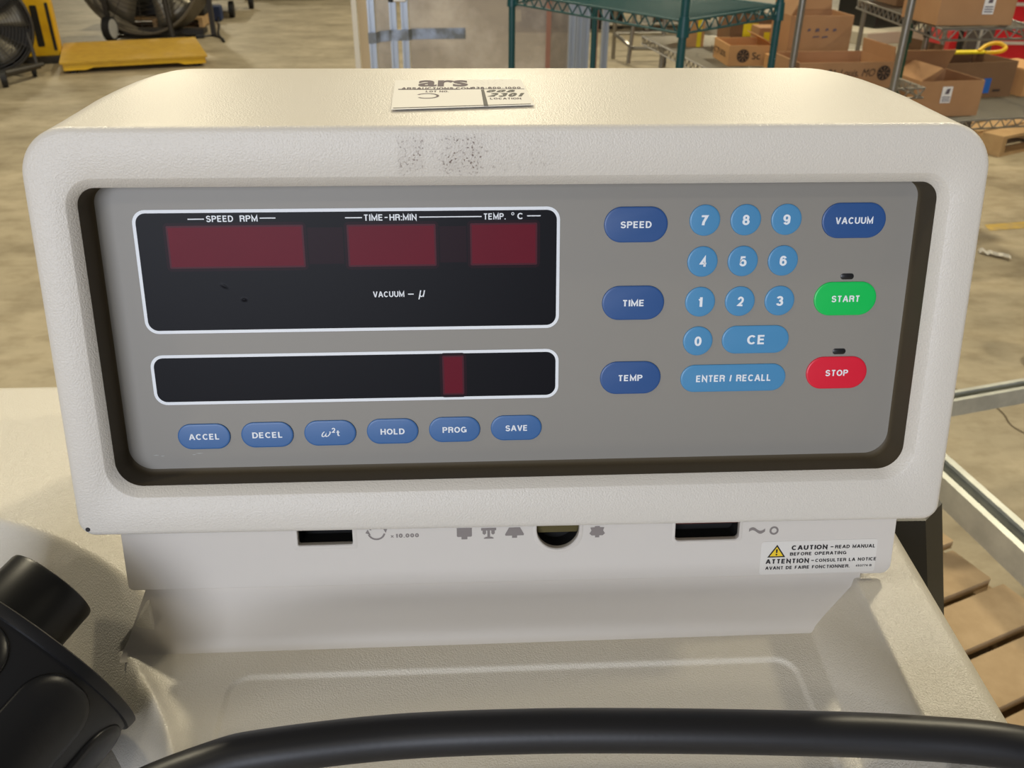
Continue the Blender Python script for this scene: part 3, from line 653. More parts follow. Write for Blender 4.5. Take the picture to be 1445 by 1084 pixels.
ctl = [(-0.262, 0.185, 1.096), (-0.225, 0.190, 1.105), (-0.180, 0.205, 1.122), (-0.140, 0.2225, 1.140), (-0.106, 0.2345, 1.1455), (-0.084, 0.2390, 1.1465), (-0.034, 0.2445, 1.1455), (0.020, 0.2448, 1.1455), (0.067, 0.2430, 1.1455), (0.119, 0.2398, 1.1455), (0.176, 0.2350, 1.1455), (0.224, 0.2275, 1.145), (0.262, 0.219, 1.135), (0.285, 0.212, 1.10), (0.297, 0.205, 1.02), (0.300, 0.195, 0.80), (0.302, 0.190, 0.40), (0.304, 0.20, 0.02)]
def catmull(P, n=8):
    P = [Vector(p) for p in P]; out = []
    for i in range(len(P) - 1):
        a, b_, c, d_ = P[max(i - 1, 0)], P[i], P[i + 1], P[min(i + 2, len(P) - 1)]
        for k in range(n):
            t = k / n; out.append(0.5 * ((2 * b_) + (-a + c) * t + (2 * a - 5 * b_ + 4 * c - d_) * t * t + (-a + 3 * b_ - 3 * c + d_) * t ** 3))
    out.append(P[-1]); return out
cbm.tube(catmull(ctl), 0.0089, 24)
cbm.build('cable_sheath', rubber, cord, smooth=60)

# ------------------------------------------------------------------ the warehouse behind
def mb_obj(name, m, parent, fn, smooth=None, fix=True):
    b = MB(); fn(b); return b.build(name, m, parent, smooth, fix)
def wheel(parent, c, r, w, axis, tyre_m=None, hub_m=None, name='wheel'):
    c = Vector(c); a = Vector(axis).normalized()
    o = mb_obj(name, tyre_m or blackrub, parent, lambda b: (b.rod(c - a * w / 2, c + a * w / 2, r, 20)), 40)
    mb_obj('wheel_hub', hub_m or greyhub, o, lambda b: b.rod(c - a * (w / 2 + .004), c + a * (w / 2 + .004), r * (0.80 if r > .099 and hub_m is greyhub else 0.55), 20), 40); return o
def drum_fan(name, label, c, R, depth, facing, drum_m, wheels, spokes=5, group=None, solid=False):
    """drum fan: facing = direction its front looks to"""
    c = Vector(c); f = Vector(facing).normalized(); a = f.cross(Vector((0, 0, 1))).normalized(); u = a.cross(f)
    t = thing(name, label, 'fan', (c.x, c.y, 0), group or 'drum fans on the floor')
    P = lambda r, ang, d: c + (a * math.cos(ang) + u * math.sin(ang)) * r + f * d
    n = 56; A = [2 * math.pi * i / n for i in range(n)]
    b = MB(); b.loops([[P(r, k, d) for k in A] for r, d in ((R, depth / 2), (R * 1.02, depth / 2 - .01), (R, depth / 2 - .03), (R, -depth / 2), (R - .012, -depth / 2), (R - .012, depth / 2), (R, depth / 2))]); b.build('drum_housing', drum_m, t, 40)
    g = MB()
    for d in (depth / 2 + .005,):
        for k in range(1, 15): g.tube([P(R * k / 15, x, d) for x in A[::2]], 0.0028, 5, closed=True)
        for k in range(12): g.rod(P(.03, k * math.pi / 6, d), P(R, k * math.pi / 6, d), .0035, 6)
    gd = g.build('front_guard', dkmetal, t)
    for k in range(spokes):
        b = MB(); a0 = 2 * math.pi * k / spokes + .4; vs = []
        for i in range(7):
            for j in range(5):
                rr = R * (.14 + .78 * i / 6); an = a0 + (j / 4 - .5) * (.55 + .2 * i / 6); dd = (j / 4 - .5) * .16 * R - 0.02 + .02 * math.sin(j / 4 * math.pi)
                vs.append(P(rr, an, dd))
        b.add(vs, [(i * 5 + j, i * 5 + j + 1, i * 5 + j + 6, i * 5 + j + 5) for i in range(6) for j in range(4)])
        o = b.build('fan_blade', fanblade, t, 60); sm = o.modifiers.new('thickness', 'SOLIDIFY'); sm.thickness = .004
    mb_obj('motor_hub', dkmetal, t, lambda b: b.rod(P(0, 0, -depth * .45), P(0, 0, depth * .2), R * .16, 20), 40)
    mb_obj('motor_bracket', dkmetal, t, lambda b: b.box(c - f * depth * .35, (R * 1.9, .05, .06), math.atan2(a.y, a.x)))
    mb_obj('rear_guard', dkmetal, t, lambda b: (b.rod(P(0, 0, -depth / 2 + .004), P(0, 0, -depth / 2 + .012), R * .985, 48) if solid else [b.tube([P(R * k / 9, x, -depth / 2) for x in A[::2]], 0.003, 5, closed=True) for k in range(1, 9)]))
    for (wc, wr, hm) in wheels: wheel(t, wc, wr, wr * .6, a, blackrub, hm)
    return t, P
# the two drum fans at the left
t, P = drum_fan('drum_fan', 'black drum fan on a low caster stand at the left edge of the photo', (-4.15, 8.30, .43), .39, .26, (.45, -1, -.04), dkmetal, [((-3.84, 7.80, .07), .07, dkmetal), ((-3.80, 8.28, .06), .06, dkmetal)], solid=True)
mb_obj('fan_stand', dkmetal, t, lambda b: (b.tube([(-4.25, 7.95, .10), (-3.84, 7.86, .10), (-3.72, 8.30, .10), (-4.2, 8.6, .10)], .018, 8), b.rod((-3.76, 8.28, .10), (-3.80, 8.33, .36), .016, 8), b.box((-3.82, 8.08, .09), (.05, .5, .05), -.2)))
t, P = drum_fan('drum_fan', 'large grey-brown drum fan with a pale wheel hub behind the yellow platform', (-3.50, 10.75, .74), .70, .42, (-.10, -1, .10), fandrum, [((-3.86, 10.42, .125), .125, greyhub)])
mb_obj('fan_stand', dkmetal, t, lambda b: (b.box((-3.95, 10.66, .36), (.05, .05, .72)), b.box((-2.86, 10.85, .36), (.05, .05, .72)), b.box((-3.45, 10.85, .05), (1.0, .2, .05)), b.rod((-3.2, 10.42, .03), (-3.25, 10.45, .8), .03, 8)))
# yellow lift and floor scale
t = thing('stacker_lift', 'yellow steel lift post with black slots standing between the fans', 'lift', (-4.08, 9.2, 0))
lean_ = -0.05
mb_obj('lower_housing', yellowm, t, lambda b: b.box((-4.07, 9.20, .33), (.30, .46, .56), .35, bev=.02))
def hs(b):
    b.box((-4.17, 9.14, .55), (.18, .34, 1.0), .35, bev=.03); b.box((-4.27, 9.15, .62), (.30, .3, .24), .35, bev=.04)
mb_obj('mast', yellowm, t, hs)
fr = Frame((-4.07, 9.20, .33), (math.cos(.35), math.sin(.35), 0), (0, 0, 1), 1.0)
mb_obj('vent_slot', blackbin, t, lambda b: b.loops([[fr.P(u, v, w) for u, v in rrect(-.03, -.18, .03, .18, .012, 4, 2)] for w in (.226, .236)], cap0=True, cap1=True))
mb_obj('vent_slot', blackbin, t, lambda b: b.loops([[fr.P(u, v, w) for u, v in rrect(.10, -.22, .128, .20, .008, 4, 2)] for w in (.226, .236)], cap0=True, cap1=True))
mb_obj('base_leg', dkmetal, t, lambda b: (b.box((-4.01, 8.99, .035), (.38, .10, .06), .2), b.box((-4.05, 9.24, .04), (.34, .4, .03), .35)))
q0 = Vector((-3.605, 8.365, 0)); ex = Vector((1.197, .426, 0)).normalized(); ey = Vector((-ex.y, ex.x, 0)); LS, DS = 1.27, 1.27
t = thing('floor_scale', 'low yellow tread plate weighing platform on the floor beside the fans', 'scale', tuple(q0 + ex * .63 + ey * .63))
SF = Frame(q0, ex, ey, 1.0)
mb_obj('tread_plate', yellowtread, t, lambda b: b.loops([[SF.P(u, v, w) for u, v in rrect(0, 0, LS, DS, .01, 3, 2)] for w in (.085, .10)], cap0=True, cap1=True))
def skirt(b):
    for (o, xx, yy, L) in ((SF.P(.03, .02, 0), ex, ey, LS - .06), (SF.P(.03, DS - .03, 0), ex, ey, LS - .06), (SF.P(.02, .03, 0), ey, ex, DS - .06), (SF.P(LS - .03, .03, 0), ey, ex, DS - .06)):
        prof = [(0, .085), (0, .028), (L * .15, .028), (L * .20, .045), (L * .80, .045), (L * .85, .028), (L, .028), (L, .085)]
        b.loops([[o + xx * u + Vector((0, 0, v)) + yy * k for u, v in prof] for k in (0, .012)], cap0=True, cap1=True)
mb_obj('scale_frame', yellowm, t, skirt)
for u in (.10, LS - .10):
    for v in (.10, DS - .10): mb_obj('foot', blackrub, t, lambda b: b.rod(SF.P(u, v, 0), SF.P(u, v, .086), .035, 12))
# pallet with bins behind the fan
def pallet(label, P0, yaw, L, W, m, n=7, gap=.025, h=.13, ob=None):
    t = thing('pallet', label, 'pallet', tuple(P0), 'wooden pallets on the floor'); fr = Frame((P0[0], P0[1], P0[2]), (math.cos(yaw), math.sin(yaw), 0), (-math.sin(yaw), math.cos(yaw), 0), 1.0)
    bw = (W - gap * (n - 1)) / n
    def slab(b, u0, v0, u1, v1, w0, w1): b.loops([[fr.P(u, v, w) for u, v in rrect(u0, v0, u1, v1, .004, 2, 1)] for w in (w0, w0 + .002, w1 - .002, w1)], cap0=True, cap1=True)
    for k in range(n):
        o_ = (0, 0) if not ob else ob[k % len(ob)]
        mb_obj('top_board', m, t, lambda b: slab(b, o_[0], k * (bw + gap), L + o_[1], k * (bw + gap) + bw, h - .02, h))
    for k in range(3):
        u = (L - .05) * k / 2; mb_obj('stringer', m, t, lambda b: slab(b, u, 0, u + .05, W, .02, h - .02))
    for v in (0, W / 2 - .05, W - .1): mb_obj('bottom_board', m, t, lambda b: slab(b, 0, v, L, v + .1, 0, .02))
    return t, fr
pallet('wooden pallet loaded with dark bins behind the large fan', (-4.20, 11.25, 0), .10, 1.1, 1.0, wood, 6)
def bin_(label, c, size, rz, m=None):
    t = thing('storage_bin', label, 'bin', (c[0], c[1], c[2]), 'dark storage bins')
    mb_obj('bin_body', m or blackbin, t, lambda b: b.box((c[0], c[1], c[2] + size[2] / 2), size, rz, bev=.02)); mb_obj('bin_rim', m or blackbin, t, lambda b: b.box((c[0], c[1], c[2] + size[2] - .02), (size[0] + .03, size[1] + .03, .03), rz, bev=.01))
bin_('dark bin on the left half of the loaded pallet', (-3.87, 11.75, .132), (.46, .6, .42), .10); bin_('dark bin on the right half of the loaded pallet', (-3.36, 11.8, .132), (.44, .6, .50), .10)
# small things on the floor at the left
t = thing('power_box', 'small dark blue box on the floor with a black lead', 'box', (-3.2, 12.17, 0))
mb_obj('box_body', bluebox, t, lambda b: b.box((-3.2, 12.17, .09), (.26, .2, .18), .1, bev=.02)); mb_obj('lid_rail', silver, t, lambda b: b.box((-3.2, 12.17, .19), (.24, .05, .02), .1))
mb_obj('lead', rubber, t, lambda b: b.tube(catmull([(-3.1, 12.08, .05), (-2.98, 11.6, .01), (-2.82, 10.9, .01), (-2.62, 10.3, .01), (-2.70, 10.55, .01), (-2.86, 10.75, .01), (-2.98, 10.62, .01), (-3.12, 10.66, .01)]), .011, 8), 60)
mb_obj('lead_plug', blackbin, t, lambda b: b.box((-2.96, 10.62, .02), (.10, .05, .04), .2, bev=.01))
t = thing('platform_dolly', 'grey platform dolly on black casters beyond the blue box', 'dolly', (-3.3, 13.0, 0))
mb_obj('dolly_deck', whitecart, t, lambda b: b.box((-3.45, 13.0, .24), (.9, 1.2, .06), .1))
for (x, y) in ((-3.02, 12.5), (-3.85, 12.45), (-2.98, 13.5)): wheel(t, (x, y, .10), .10, .06, (1, .1, 0), blackrub, dkmetal, 'caster')
t = thing('hand_cart', 'dark cart with a black base beyond the dolly at the top edge', 'cart', (-2.9, 15.0, 0))
mb_obj('cart_base', blackbin, t, lambda b: b.box((-2.75, 15.0, .16), (1.3, .7, .1), .05)); mb_obj('cart_wall', dkmetal, t, lambda b: b.box((-2.75, 15.3, .5), (1.3, .05, .6), .05))
for (x, y) in ((-3.3, 14.7), (-2.2, 14.75)): wheel(t, (x, y, .08), .08, .05, (1, .05, 0), blackrub, dkmetal, 'caster')
# framed clear-panel enclosure
t = thing('panel_enclosure', 'tall aluminium framed enclosure with clear scuffed panels and a strip of duct tape', 'enclosure', (.1, 5.67, 0))
def extr(x, y, w=.042, d=.042, H=1.75):
    def fn(b):
        for (dx, ww) in ((-w * .36, w * .28), (w * .36, w * .28)): b.box((x + dx, y - d / 2 + .006, H / 2), (ww, .012, H))
        b.box((x, y + .006, H / 2), (w, d - .012, H))
    mb_obj('frame_post', alu, t, fn)
for x in (-.548, -.419, -.350, .660, .705, .745, .862): extr(x, 5.65)
mb_obj('clear_panel', poly, t, lambda b: b.box((.155, 5.664, .875), (.96, .006, 1.70))); mb_obj('clear_panel', poly, t, lambda b: b.box((-.484, 5.664, .875), (.08, .006, 1.70)))
mb_obj('edge_strip', scrapm, t, lambda b: b.box((-.648, 5.66, .875), (.030, .012, 1.75))); mb_obj('panel_edge', palewood, t, lambda b: b.box((-.598, 5.67, .875), (.058, .02, 1.75)))
mb_obj('copper_strip', copper, t, lambda b: b.box((.517, 5.655, .875), (.028, .012, 1.7))); mb_obj('copper_strip', copper, t, lambda b: b.box((.805, 5.655, .875), (.03, .012, 1.7)))
mb_obj('side_panel', poly, t, lambda b: b.box((.605, 5.664, .875), (.14, .006, 1.7)))
mb_obj('bottom_rail', alu, t, lambda b: b.box((.14, 5.65, .06), (1.49, .04, .05)))
mb_obj('latch', silver, t, lambda b: b.box((-.385, 5.618, .945), (.10, .02, .12), bev=.006)); mb_obj('latch_knob', blackbin, t, lambda b: b.rod((-.362, 5.606, .915), (-.362, 5.59, .915), .014, 12))
mb_obj('latch_hook', blackbin, t, lambda b: b.box((-.425, 5.606, .945), (.03, .02, .12), .0, bev=.005))
def tape(b):
    xs = [(-.572, 5.622), (-.525, 5.622), (-.50, 5.640), (-.45, 5.632), (-.432, 5.622), (-.33, 5.622), (-.31, 5.655), (-.2, 5.6585), (.0, 5.6585), (.012, 5.655)]
    zc = [.682, .684, .690, .696, .700, .700, .702, .704, .706, .706]
    b.loops([[Vector((x, y + dy, z + sgn * .031)) for (sgn, dy) in ((-1, 0), (1, 0), (1, -.0012), (-1, -.0012))] for (x, y), z in zip(xs, zc)], cap0=True, cap1=True)
mb_obj('duct_tape', ducttape, t, tape)
# teal wire shelf unit
def wire_deck(b, A, B, C, D, z, r=.0028, n=24, th=.035, zig=16):
    """A-B short front end, A-C long side, D far corner; double-wire edges with a zigzag, deck wires across"""
    A, B, C, D = (Vector((p[0], p[1], z)) for p in (A, B, C, D)); dn_ = Vector((0, 0, -th))
    for p, q_ in ((A, B), (B, D), (D, C), (C, A)):
        b.rod(p, q_, r * 1.4, 7); b.rod(p + dn_, q_ + dn_, r * 1.4, 7)
        m_ = max(4, int((q_ - p).length / .055))
        for k in range(m_):
            s0 = p.lerp(q_, k / m_); s1 = p.lerp(q_, (k + .5) / m_); s2 = p.lerp(q_, (k + 1) / m_)
            b.rod(s0, s1 + dn_, r, 5); b.rod(s1 + dn_, s2, r, 5)
    for k in range(1, n): b.rod(A.lerp(C, k / n), B.lerp(D, k / n), r, 6)
    for k in range(1, 4): b.rod(A.lerp(B, k / 4) + Vector((0, 0, -.006)), C.lerp(D, k / 4) + Vector((0, 0, -.006)), r * 1.3, 6)
def post(t, x, y, m, r=.0127, H=1.8, z0=0.0, dx=0, dy=0):
    def fn(b):
        b.rod((x, y, z0), (x + dx, y + dy, H), r, 14)
        for k in range(int(H / .05)):
            f = (z0 + k * .05) / H; b.rod((x + dx * f, y + dy * f, z0 + k * .05), (x + dx * f, y + dy * f, z0 + k * .05 + .003), r * 1.05, 14)
    return mb_obj('post', m, t, fn, 40)
t = thing('wire_shelf', 'teal epoxy wire shelf unit behind the console, in front of the clear panels', 'shelf', (.6, 3.4, 0))
TA, TB, TC, TD = (.655, 2.755), (1.075, 3.16), (.185, 3.56), (.585, 4.15)
for (x, y) in (TA, TB, TC, TD): post(t, x, y, teal)
zs_ = 1.122
mb_obj('shelf_deck', teal, t, lambda b: wire_deck(b, TA, TB, TC, TD, zs_, n=44))
for (x, y) in (TA, TB, TC, TD): mb_obj('shelf_collar', teal, t, lambda b: b.rod((x, y, zs_ - .045), (x, y, zs_ + .012), .019, 14, r2=.016), 40)
mb_obj('shelf_deck', teal, t, lambda b: wire_deck(b, TA, TB, TC, TD, .25, n=30))
def carton(label, P0, yaw, size, m=None, flaps=(), wall=.005, open_=True, cat='box', label_box=None, extra=None, name='cardboard_box'):
    """P0 = front left lower corner; flaps: list of (side, length, opening angle)"""
    m = m or card; w, d, h = size
    t = thing(name, label, cat, tuple(P0), 'cardboard boxes on the wire racks'); fr = Frame(P0, (math.cos(yaw), math.sin(yaw), 0), (-math.sin(yaw), math.cos(yaw), 0), 1.0)
    def body(b):
        if open_:
            b.loops([[fr.P(u, v, z) for u, v in rrect(i, i, w - i, d - i, .003, 2, 1)] for i, z in ((0, 0), (0, h), (wall, h), (wall, wall))], cap0=True, cap1=True)
        else: b.loops([[fr.P(u, v, z) for u, v in rrect(0, 0, w, d, .004, 2, 1)] for z in (0, h)], cap0=True, cap1=True)
    mb_obj('box_body', m, t, body)
    edges = {'front': ((0, 0), (w, 0), (0, -1)), 'back': ((0, d), (w, d), (0, 1)), 'left': ((0, 0), (0, d), (-1, 0)), 'right': ((w, 0), (w, d), (1, 0))}
    for (side, L, ang) in flaps:
        a, c, o = edges[side]; ca, sa = math.cos(math.radians(ang)), math.sin(math.radians(ang))
        def fn(b):
            pts = []
            for e in (0, 1):
                for k, (p, ins) in enumerate(((a, 0), (c, 0), (c, 1), (a, 1))):
                    dd = Vector((c[0] - a[0], c[1] - a[1])).normalized() * (.008 if k in (0, 3) else -.008)
                    u = p[0] + o[0] * L * ins * ca + dd.x; v = p[1] + o[1] * L * ins * ca + dd.y; z = h + L * ins * sa
                    pts.append(fr.P(u - o[0] * sa * .004 * e, v - o[1] * sa * .004 * e, z + ca * .004 * e))
            b.add(pts, [(0, 1, 2, 3), (7, 6, 5, 4), (0, 4, 5, 1), (1, 5, 6, 2), (2, 6, 7, 3), (3, 7, 4, 0)])
        mb_obj('flap', m, t, fn)
    ff = Frame(fr.P(0, 0, 0), fr.x, (0, 0, 1), 1.0); lf = Frame(fr.P(0, d, 0), -fr.y, (0, 0, 1), 1.0)
    if label_box:
        (u0, v0, u1, v1) = label_box
        def lb2(b):
            ff.rect(b, u0, v0, u1, v1, .0015, 0); du = u1 - u0; dv = v1 - v0
            ff.polyg(b, [(u0 + .3 * du, v0 + .55 * dv), (u0 + .7 * du, v0 + .55 * dv), (u0 + .8 * du, v0 + .9 * dv), (u0 + .45 * du, v0 + .85 * dv)], .003, 1)
            for k in range(3): ff.rect(b, u0 + .1 * du, v0 + (.1 + .12 * k) * dv, u1 - .1 * du, v0 + (.15 + .12 * k) * dv, .003, 1)
        o = mb_obj('shipping_label', [paper, inkfaint], t, lb2, None, False)
    if extra: extra(t, ff, lf)
    return t
def printed(t, fn, m=None, name='box_print'): mb_obj(name, m or cardink, t, fn, None, False)
def globe(b, F_, u, v, r, w=.002):
    F_.ring(b, u, v, r * .86, r, 0, 360, 24, w)
    for k in range(8):
        a = 45 * k; F_.ring(b, u, v, r * .12, r * .84, a + 4, a + 41, 5, w)
# chrome rack with cartons in the middle
t = thing('wire_rack', 'dull chrome wire rack holding printed cardboard boxes behind the teal shelf', 'rack', (1.3, 3.9, 0), 'chrome wire racks')
for (x, y, r) in ((1.055, 4.86, .0125), (1.186, 3.255, .0125), (1.395, 2.88, .0125)): post(t, x, y, chrome, r)
zr = .825
mb_obj('rack_deck', chrome, t, lambda b: wire_deck(b, (1.05, 3.22), (1.72, 3.30), (.90, 4.65), (1.62, 4.75), zr, n=40))
mb_obj('rack_deck', chrome, t, lambda b: wire_deck(b, (1.05, 3.22), (1.72, 3.30), (.90, 4.65), (1.62, 4.75), .22, n=24))
zb_ = zr + .006
def pr_local(t, ff, lf):
    printed(t, lambda b: (lf.text(b, 'LOCAL', .155, .040, .085, .022, .002), lf.text(b, 'BETTER', .055, .040, .09, .022, .002)))
    printed(t, lambda b: (globe(b, ff, .060, .040, .026), ff.text(b, 'Sc', .115, .040, .035, .028, .002)))
carton('open tan carton printed LOCAL on its side with a dark globe on the front', (1.090, 3.745, zb_), 0.0, (.19, .24, .080), card3, (('right', .06, 150),), extra=pr_local)
def pr_yel(t, ff, lf): printed(t, lambda b: ff.rect(b, .06, .06, .13, .115, .002), yellowpaper, 'yellow_note')
carton('brown carton with a yellow note standing behind the carton printed LOCAL', (1.20, 4.15, zb_), .05, (.21, .18, .145), card2, extra=pr_yel)
carton('small tan carton with a yellow strip just right of the front teal post', (1.03, 4.26, zb_), .0, (.085, .16, .125), card3, extra=lambda t, ff, lf: printed(t, lambda b: ff.rect(b, .05, .0, .07, .12, .002), yellowpaper, 'yellow_strip'))
carton('small carton with a yellow sticker behind the right teal post', (1.288, 4.005, zb_), .0, (.11, .12, .115), card, open_=False, extra=lambda t, ff, lf: printed(t, lambda b: ff.rect(b, .022, .045, .062, .098, .002), yellowpaper, 'yellow_sticker'))
carton('low tan carton lying in front of the small carton with the yellow sticker', (1.236, 3.645, zb_), .0, (.15, .09, .052), card3, open_=False, extra=lambda t, ff, lf: printed(t, lambda b: ff.text(b, 'BETTER', .05, .026, .07, .018, .002)))
def pr_big(t, ff, lf): printed(t, lambda b: [ff.polyg(b, [(x, y), (x + w, y + .003), (x + w - .003, y + h), (x + .002, y + h - .002)], .002) for x, y, w, h in ((.075, .132, .014, .012), (.108, .130, .018, .015), (.150, .133, .014, .012), (.182, .131, .016, .013), (.10, .108, .030, .007), (.140, .106, .026, .009))], inkfaint)
carton('tall open carton with faded print standing behind the chrome pole', (1.335, 3.76, zb_), .03, (.265, .22, .192), card, (('back', .05, 70), ('left', .07, 120)), extra=pr_big)
def pr_mo(t, ff, lf): printed(t, lambda b: (ff.text(b, 'Louis, MO', .225, .052, .135, .030, .002, 0.0, .25), ff.text(b, 'St.', .125, .052, .04, .030, .002, 0.0, .25), globe(b, ff, .326, .052, .026)))
carton('low open tray carton printed Louis, MO with a dark globe', (1.205, 3.235, zb_ + .004), .075, (.365, .26, .090), card, (('right', .05, 95),), extra=pr_mo)
# green pole rack and chrome racks further right
t = thing('green_pole_rack', 'dark green epoxy rack post beside the chrome poles', 'rack', (1.73, 3.55, 0))
post(t, 1.735, 3.555, greenp); mb_obj('foot', blackrub, t, lambda b: b.rod((1.735, 3.555, 0), (1.735, 3.555, .02), .02, 12)); mb_obj('shelf_collar', greenp, t, lambda b: b.rod((1.735, 3.555, .95), (1.735, 3.555, 1.0), .018, 12))
t = thing('wire_rack', 'chrome wire rack on the right holding open brown boxes on two levels', 'rack', (2.2, 4.0, 0), 'chrome wire racks')
for (x, y) in ((2.060, 4.04), (2.19, 5.04), (2.62, 4.95)): post(t, x, y, chrome, .0125)
mb_obj('pole_clamp', blackrub, t, lambda b: b.rod((2.060, 4.04, .905), (2.060, 4.04, .93), .017, 12))
mb_obj('rack_deck', chrome, t, lambda b: wire_deck(b, (1.62, 3.08), (1.97, 3.13), (1.72, 4.05), (2.30, 5.05), 1.058, n=40))
mb_obj('rack_deck', chrome, t, lambda b: wire_deck(b, (1.84, 3.54), (2.70, 3.70), (1.88, 4.25), (2.66, 4.55), .640, n=40))
carton('closed brown box with a white label on the top wire shelf, at the top edge', (1.622, 3.135, 1.064), .05, (.275, .25, .15), card, open_=False, label_box=(.155, .035, .195, .1))
carton('brown box on the top wire shelf behind the chrome poles', (1.74, 3.72, 1.064), -.04, (.22, .25, .12), card2, open_=False)
carton('open brown box with a white label in front on the lower wire shelf', (1.868, 3.62, .648), .1, (.285, .28, .142), card, (('left', .10, 150), ('back', .10, 120)), label_box=(.10, .055, .145, .12))
carton('dark open box with a patch of blue tape beside the labelled open box', (2.094, 3.955, .648), .20, (.43, .30, .155), card2, (('left', .08, 100),), extra=lambda t, ff, lf: (printed(t, lambda b: ff.rect(b, .265, .02, .305, .085, .002), tapeblue, 'blue_tape'), printed(t, lambda b: ff.rect(b, .325, .025, .365, .035, .002), cardink)))
carton('light brown box at the right edge with blue tape on its top', (2.565, 4.03, .648), .35, (.22, .25, .12), card3, open_=False, extra=lambda t, ff, lf: printed(t, lambda b: ff.rect(b, .03, .095, .12, .119, .002), tapeblue, 'blue_tape'))
carton('small open box left of the labelled open box', (1.68, 3.80, .648), .05, (.14, .18, .125), card2, (('front', .05, -40),))
t = thing('safety_strap', 'yellow coiled strap lying over the dark open box', 'strap', (2.4, 4.3, .8))
mb_obj('strap_band', yellowpaper, t, lambda b: b.box((2.36, 4.27, .806), (.26, .05, .012), .1, bev=.004)); mb_obj('strap_loop', yellowm, t, lambda b: b.tube(catmull([(2.44, 4.26, .812), (2.49, 4.29, .835), (2.55, 4.30, .842), (2.58, 4.28, .825), (2.54, 4.25, .812), (2.47, 4.25, .806)]), .009, 8), 60)
# tool chest
t = thing('tool_chest', 'red enamelled tool chest with silver drawer pulls at the right edge', 'tool chest', (4.0, 6.9, 0))
cf = Frame((3.56, 6.62, 0), (math.cos(-.12), math.sin(-.12), 0), (math.sin(.12), math.cos(.12), 0), 1.0)
mb_obj('chest_body', redchest, t, lambda b: b.loops([[cf.P(u, v, z) for u, v in rrect(0, 0, .90, .5, .01, 3, 1)] for z in (.10, 1.10)], cap0=True, cap1=True))
cff = Frame(cf.P(0, 0, 0), cf.x, (0, 0, 1), 1.0)
for k in range(7):
    z0 = .16 + k * .13
    dr = mb_obj('drawer', redchest, t, lambda b: b.loops([[cff.P(u, v, w) for u, v in rrect(.055, z0, .87, z0 + .118, .004, 3, 1)] for w in (.0, .012)], cap1=True))
    mb_obj('drawer_pull', silver, dr, lambda b: b.loops([[cff.P(u, v, w) for u, v in rrect(.06, z0 + .094, .865, z0 + .116, .003, 2, 1)] for w in (.011, .024)], cap1=True))
for (u, v) in ((.06, .06), (.84, .06), (.06, .44), (.84, .44)): wheel(t, cf.P(u, v, .05), .05, .03, (1, 0, 0), blackrub, dkmetal, 'caster')
# white platform carts far right
def cart(label, c, size, z, rz, extra=None):
    t = thing('platform_cart', label, 'cart', (c[0], c[1], 0))
    mb_obj('cart_deck', whitecart, t, lambda b: b.box((c[0], c[1], z), size, rz, bev=.008))
    cs, sn = math.cos(rz), math.sin(rz)
    for sx in (-.44, .44):
        for sy in (-.4, .4):
            x = c[0] + sx * size[0] * cs - sy * size[1] * sn; y = c[1] + sx * size[0] * sn + sy * size[1] * cs
            mb_obj('cart_leg', dkmetal, t, lambda b: b.rod((x, y, .16), (x, y, z - size[2] / 2), .018, 8)); wheel(t, (x, y, .08), .08, .05, (1, .3, 0), blackrub, greyhub, 'caster')
    return t
cart('long off-white platform cart seen between the poles', (4.05, 8.15, 0), (1.9, .62, .10), .42, .42)
t = thing('slatted_base', 'low stack of pale slats on the floor under the off-white cart', 'slats', (4.4, 8.7, 0))
for k in range(7): mb_obj('slat', whitecart, t, lambda b: b.box((4.15 + .02 * k, 8.35 + .16 * k, .06), (1.5, .10, .03), .2))
mb_obj('bearer', whitecart, t, lambda b: b.box((3.75, 8.75, .03), (.08, 1.15, .06), .0)); mb_obj('bearer', whitecart, t, lambda b: b.box((4.7, 8.95, .03), (.08, 1.15, .06), .0))
bin_('black bin standing on the off-white cart, left', (3.62, 8.05, .472), (.52, .45, .36), .42); bin_('black bin standing on the off-white cart, right', (4.18, 8.33, .472), (.5, .42, .30), .42)
t = thing('leaning_panel', 'dark taupe panel leaning beside the red tool chest', 'panel', (2.97, 5.22, 0))
mb_obj('panel_board', greypanel, t, lambda b: b.box((2.975, 5.22, .45), (.16, .03, .90), .05, bev=.004)); mb_obj('panel_rail', silver, t, lambda b: b.box((2.965, 5.20, .45), (.014, .012, .90), .05))
t = thing('wheeled_table', 'small red topped stand with a black leg and a pale caster', 'stand', (3.4, 6.2, 0))
mb_obj('stand_top', redchest, t, lambda b: b.box((3.45, 6.3, .73), (.34, .3, .04), .1, bev=.006)); mb_obj('stand_leg', blackbin, t, lambda b: b.rod((3.40, 6.2, .0), (3.40, 6.2, .72), .016, 10)); mb_obj('stand_leg', blackbin, t, lambda b: b.rod((3.58, 6.42, .0), (3.58, 6.42, .72), .016, 10))
wheel(t, (3.46, 6.22, .545), .065, .03, (.25, -1, 0), dkmetal, greyhub)
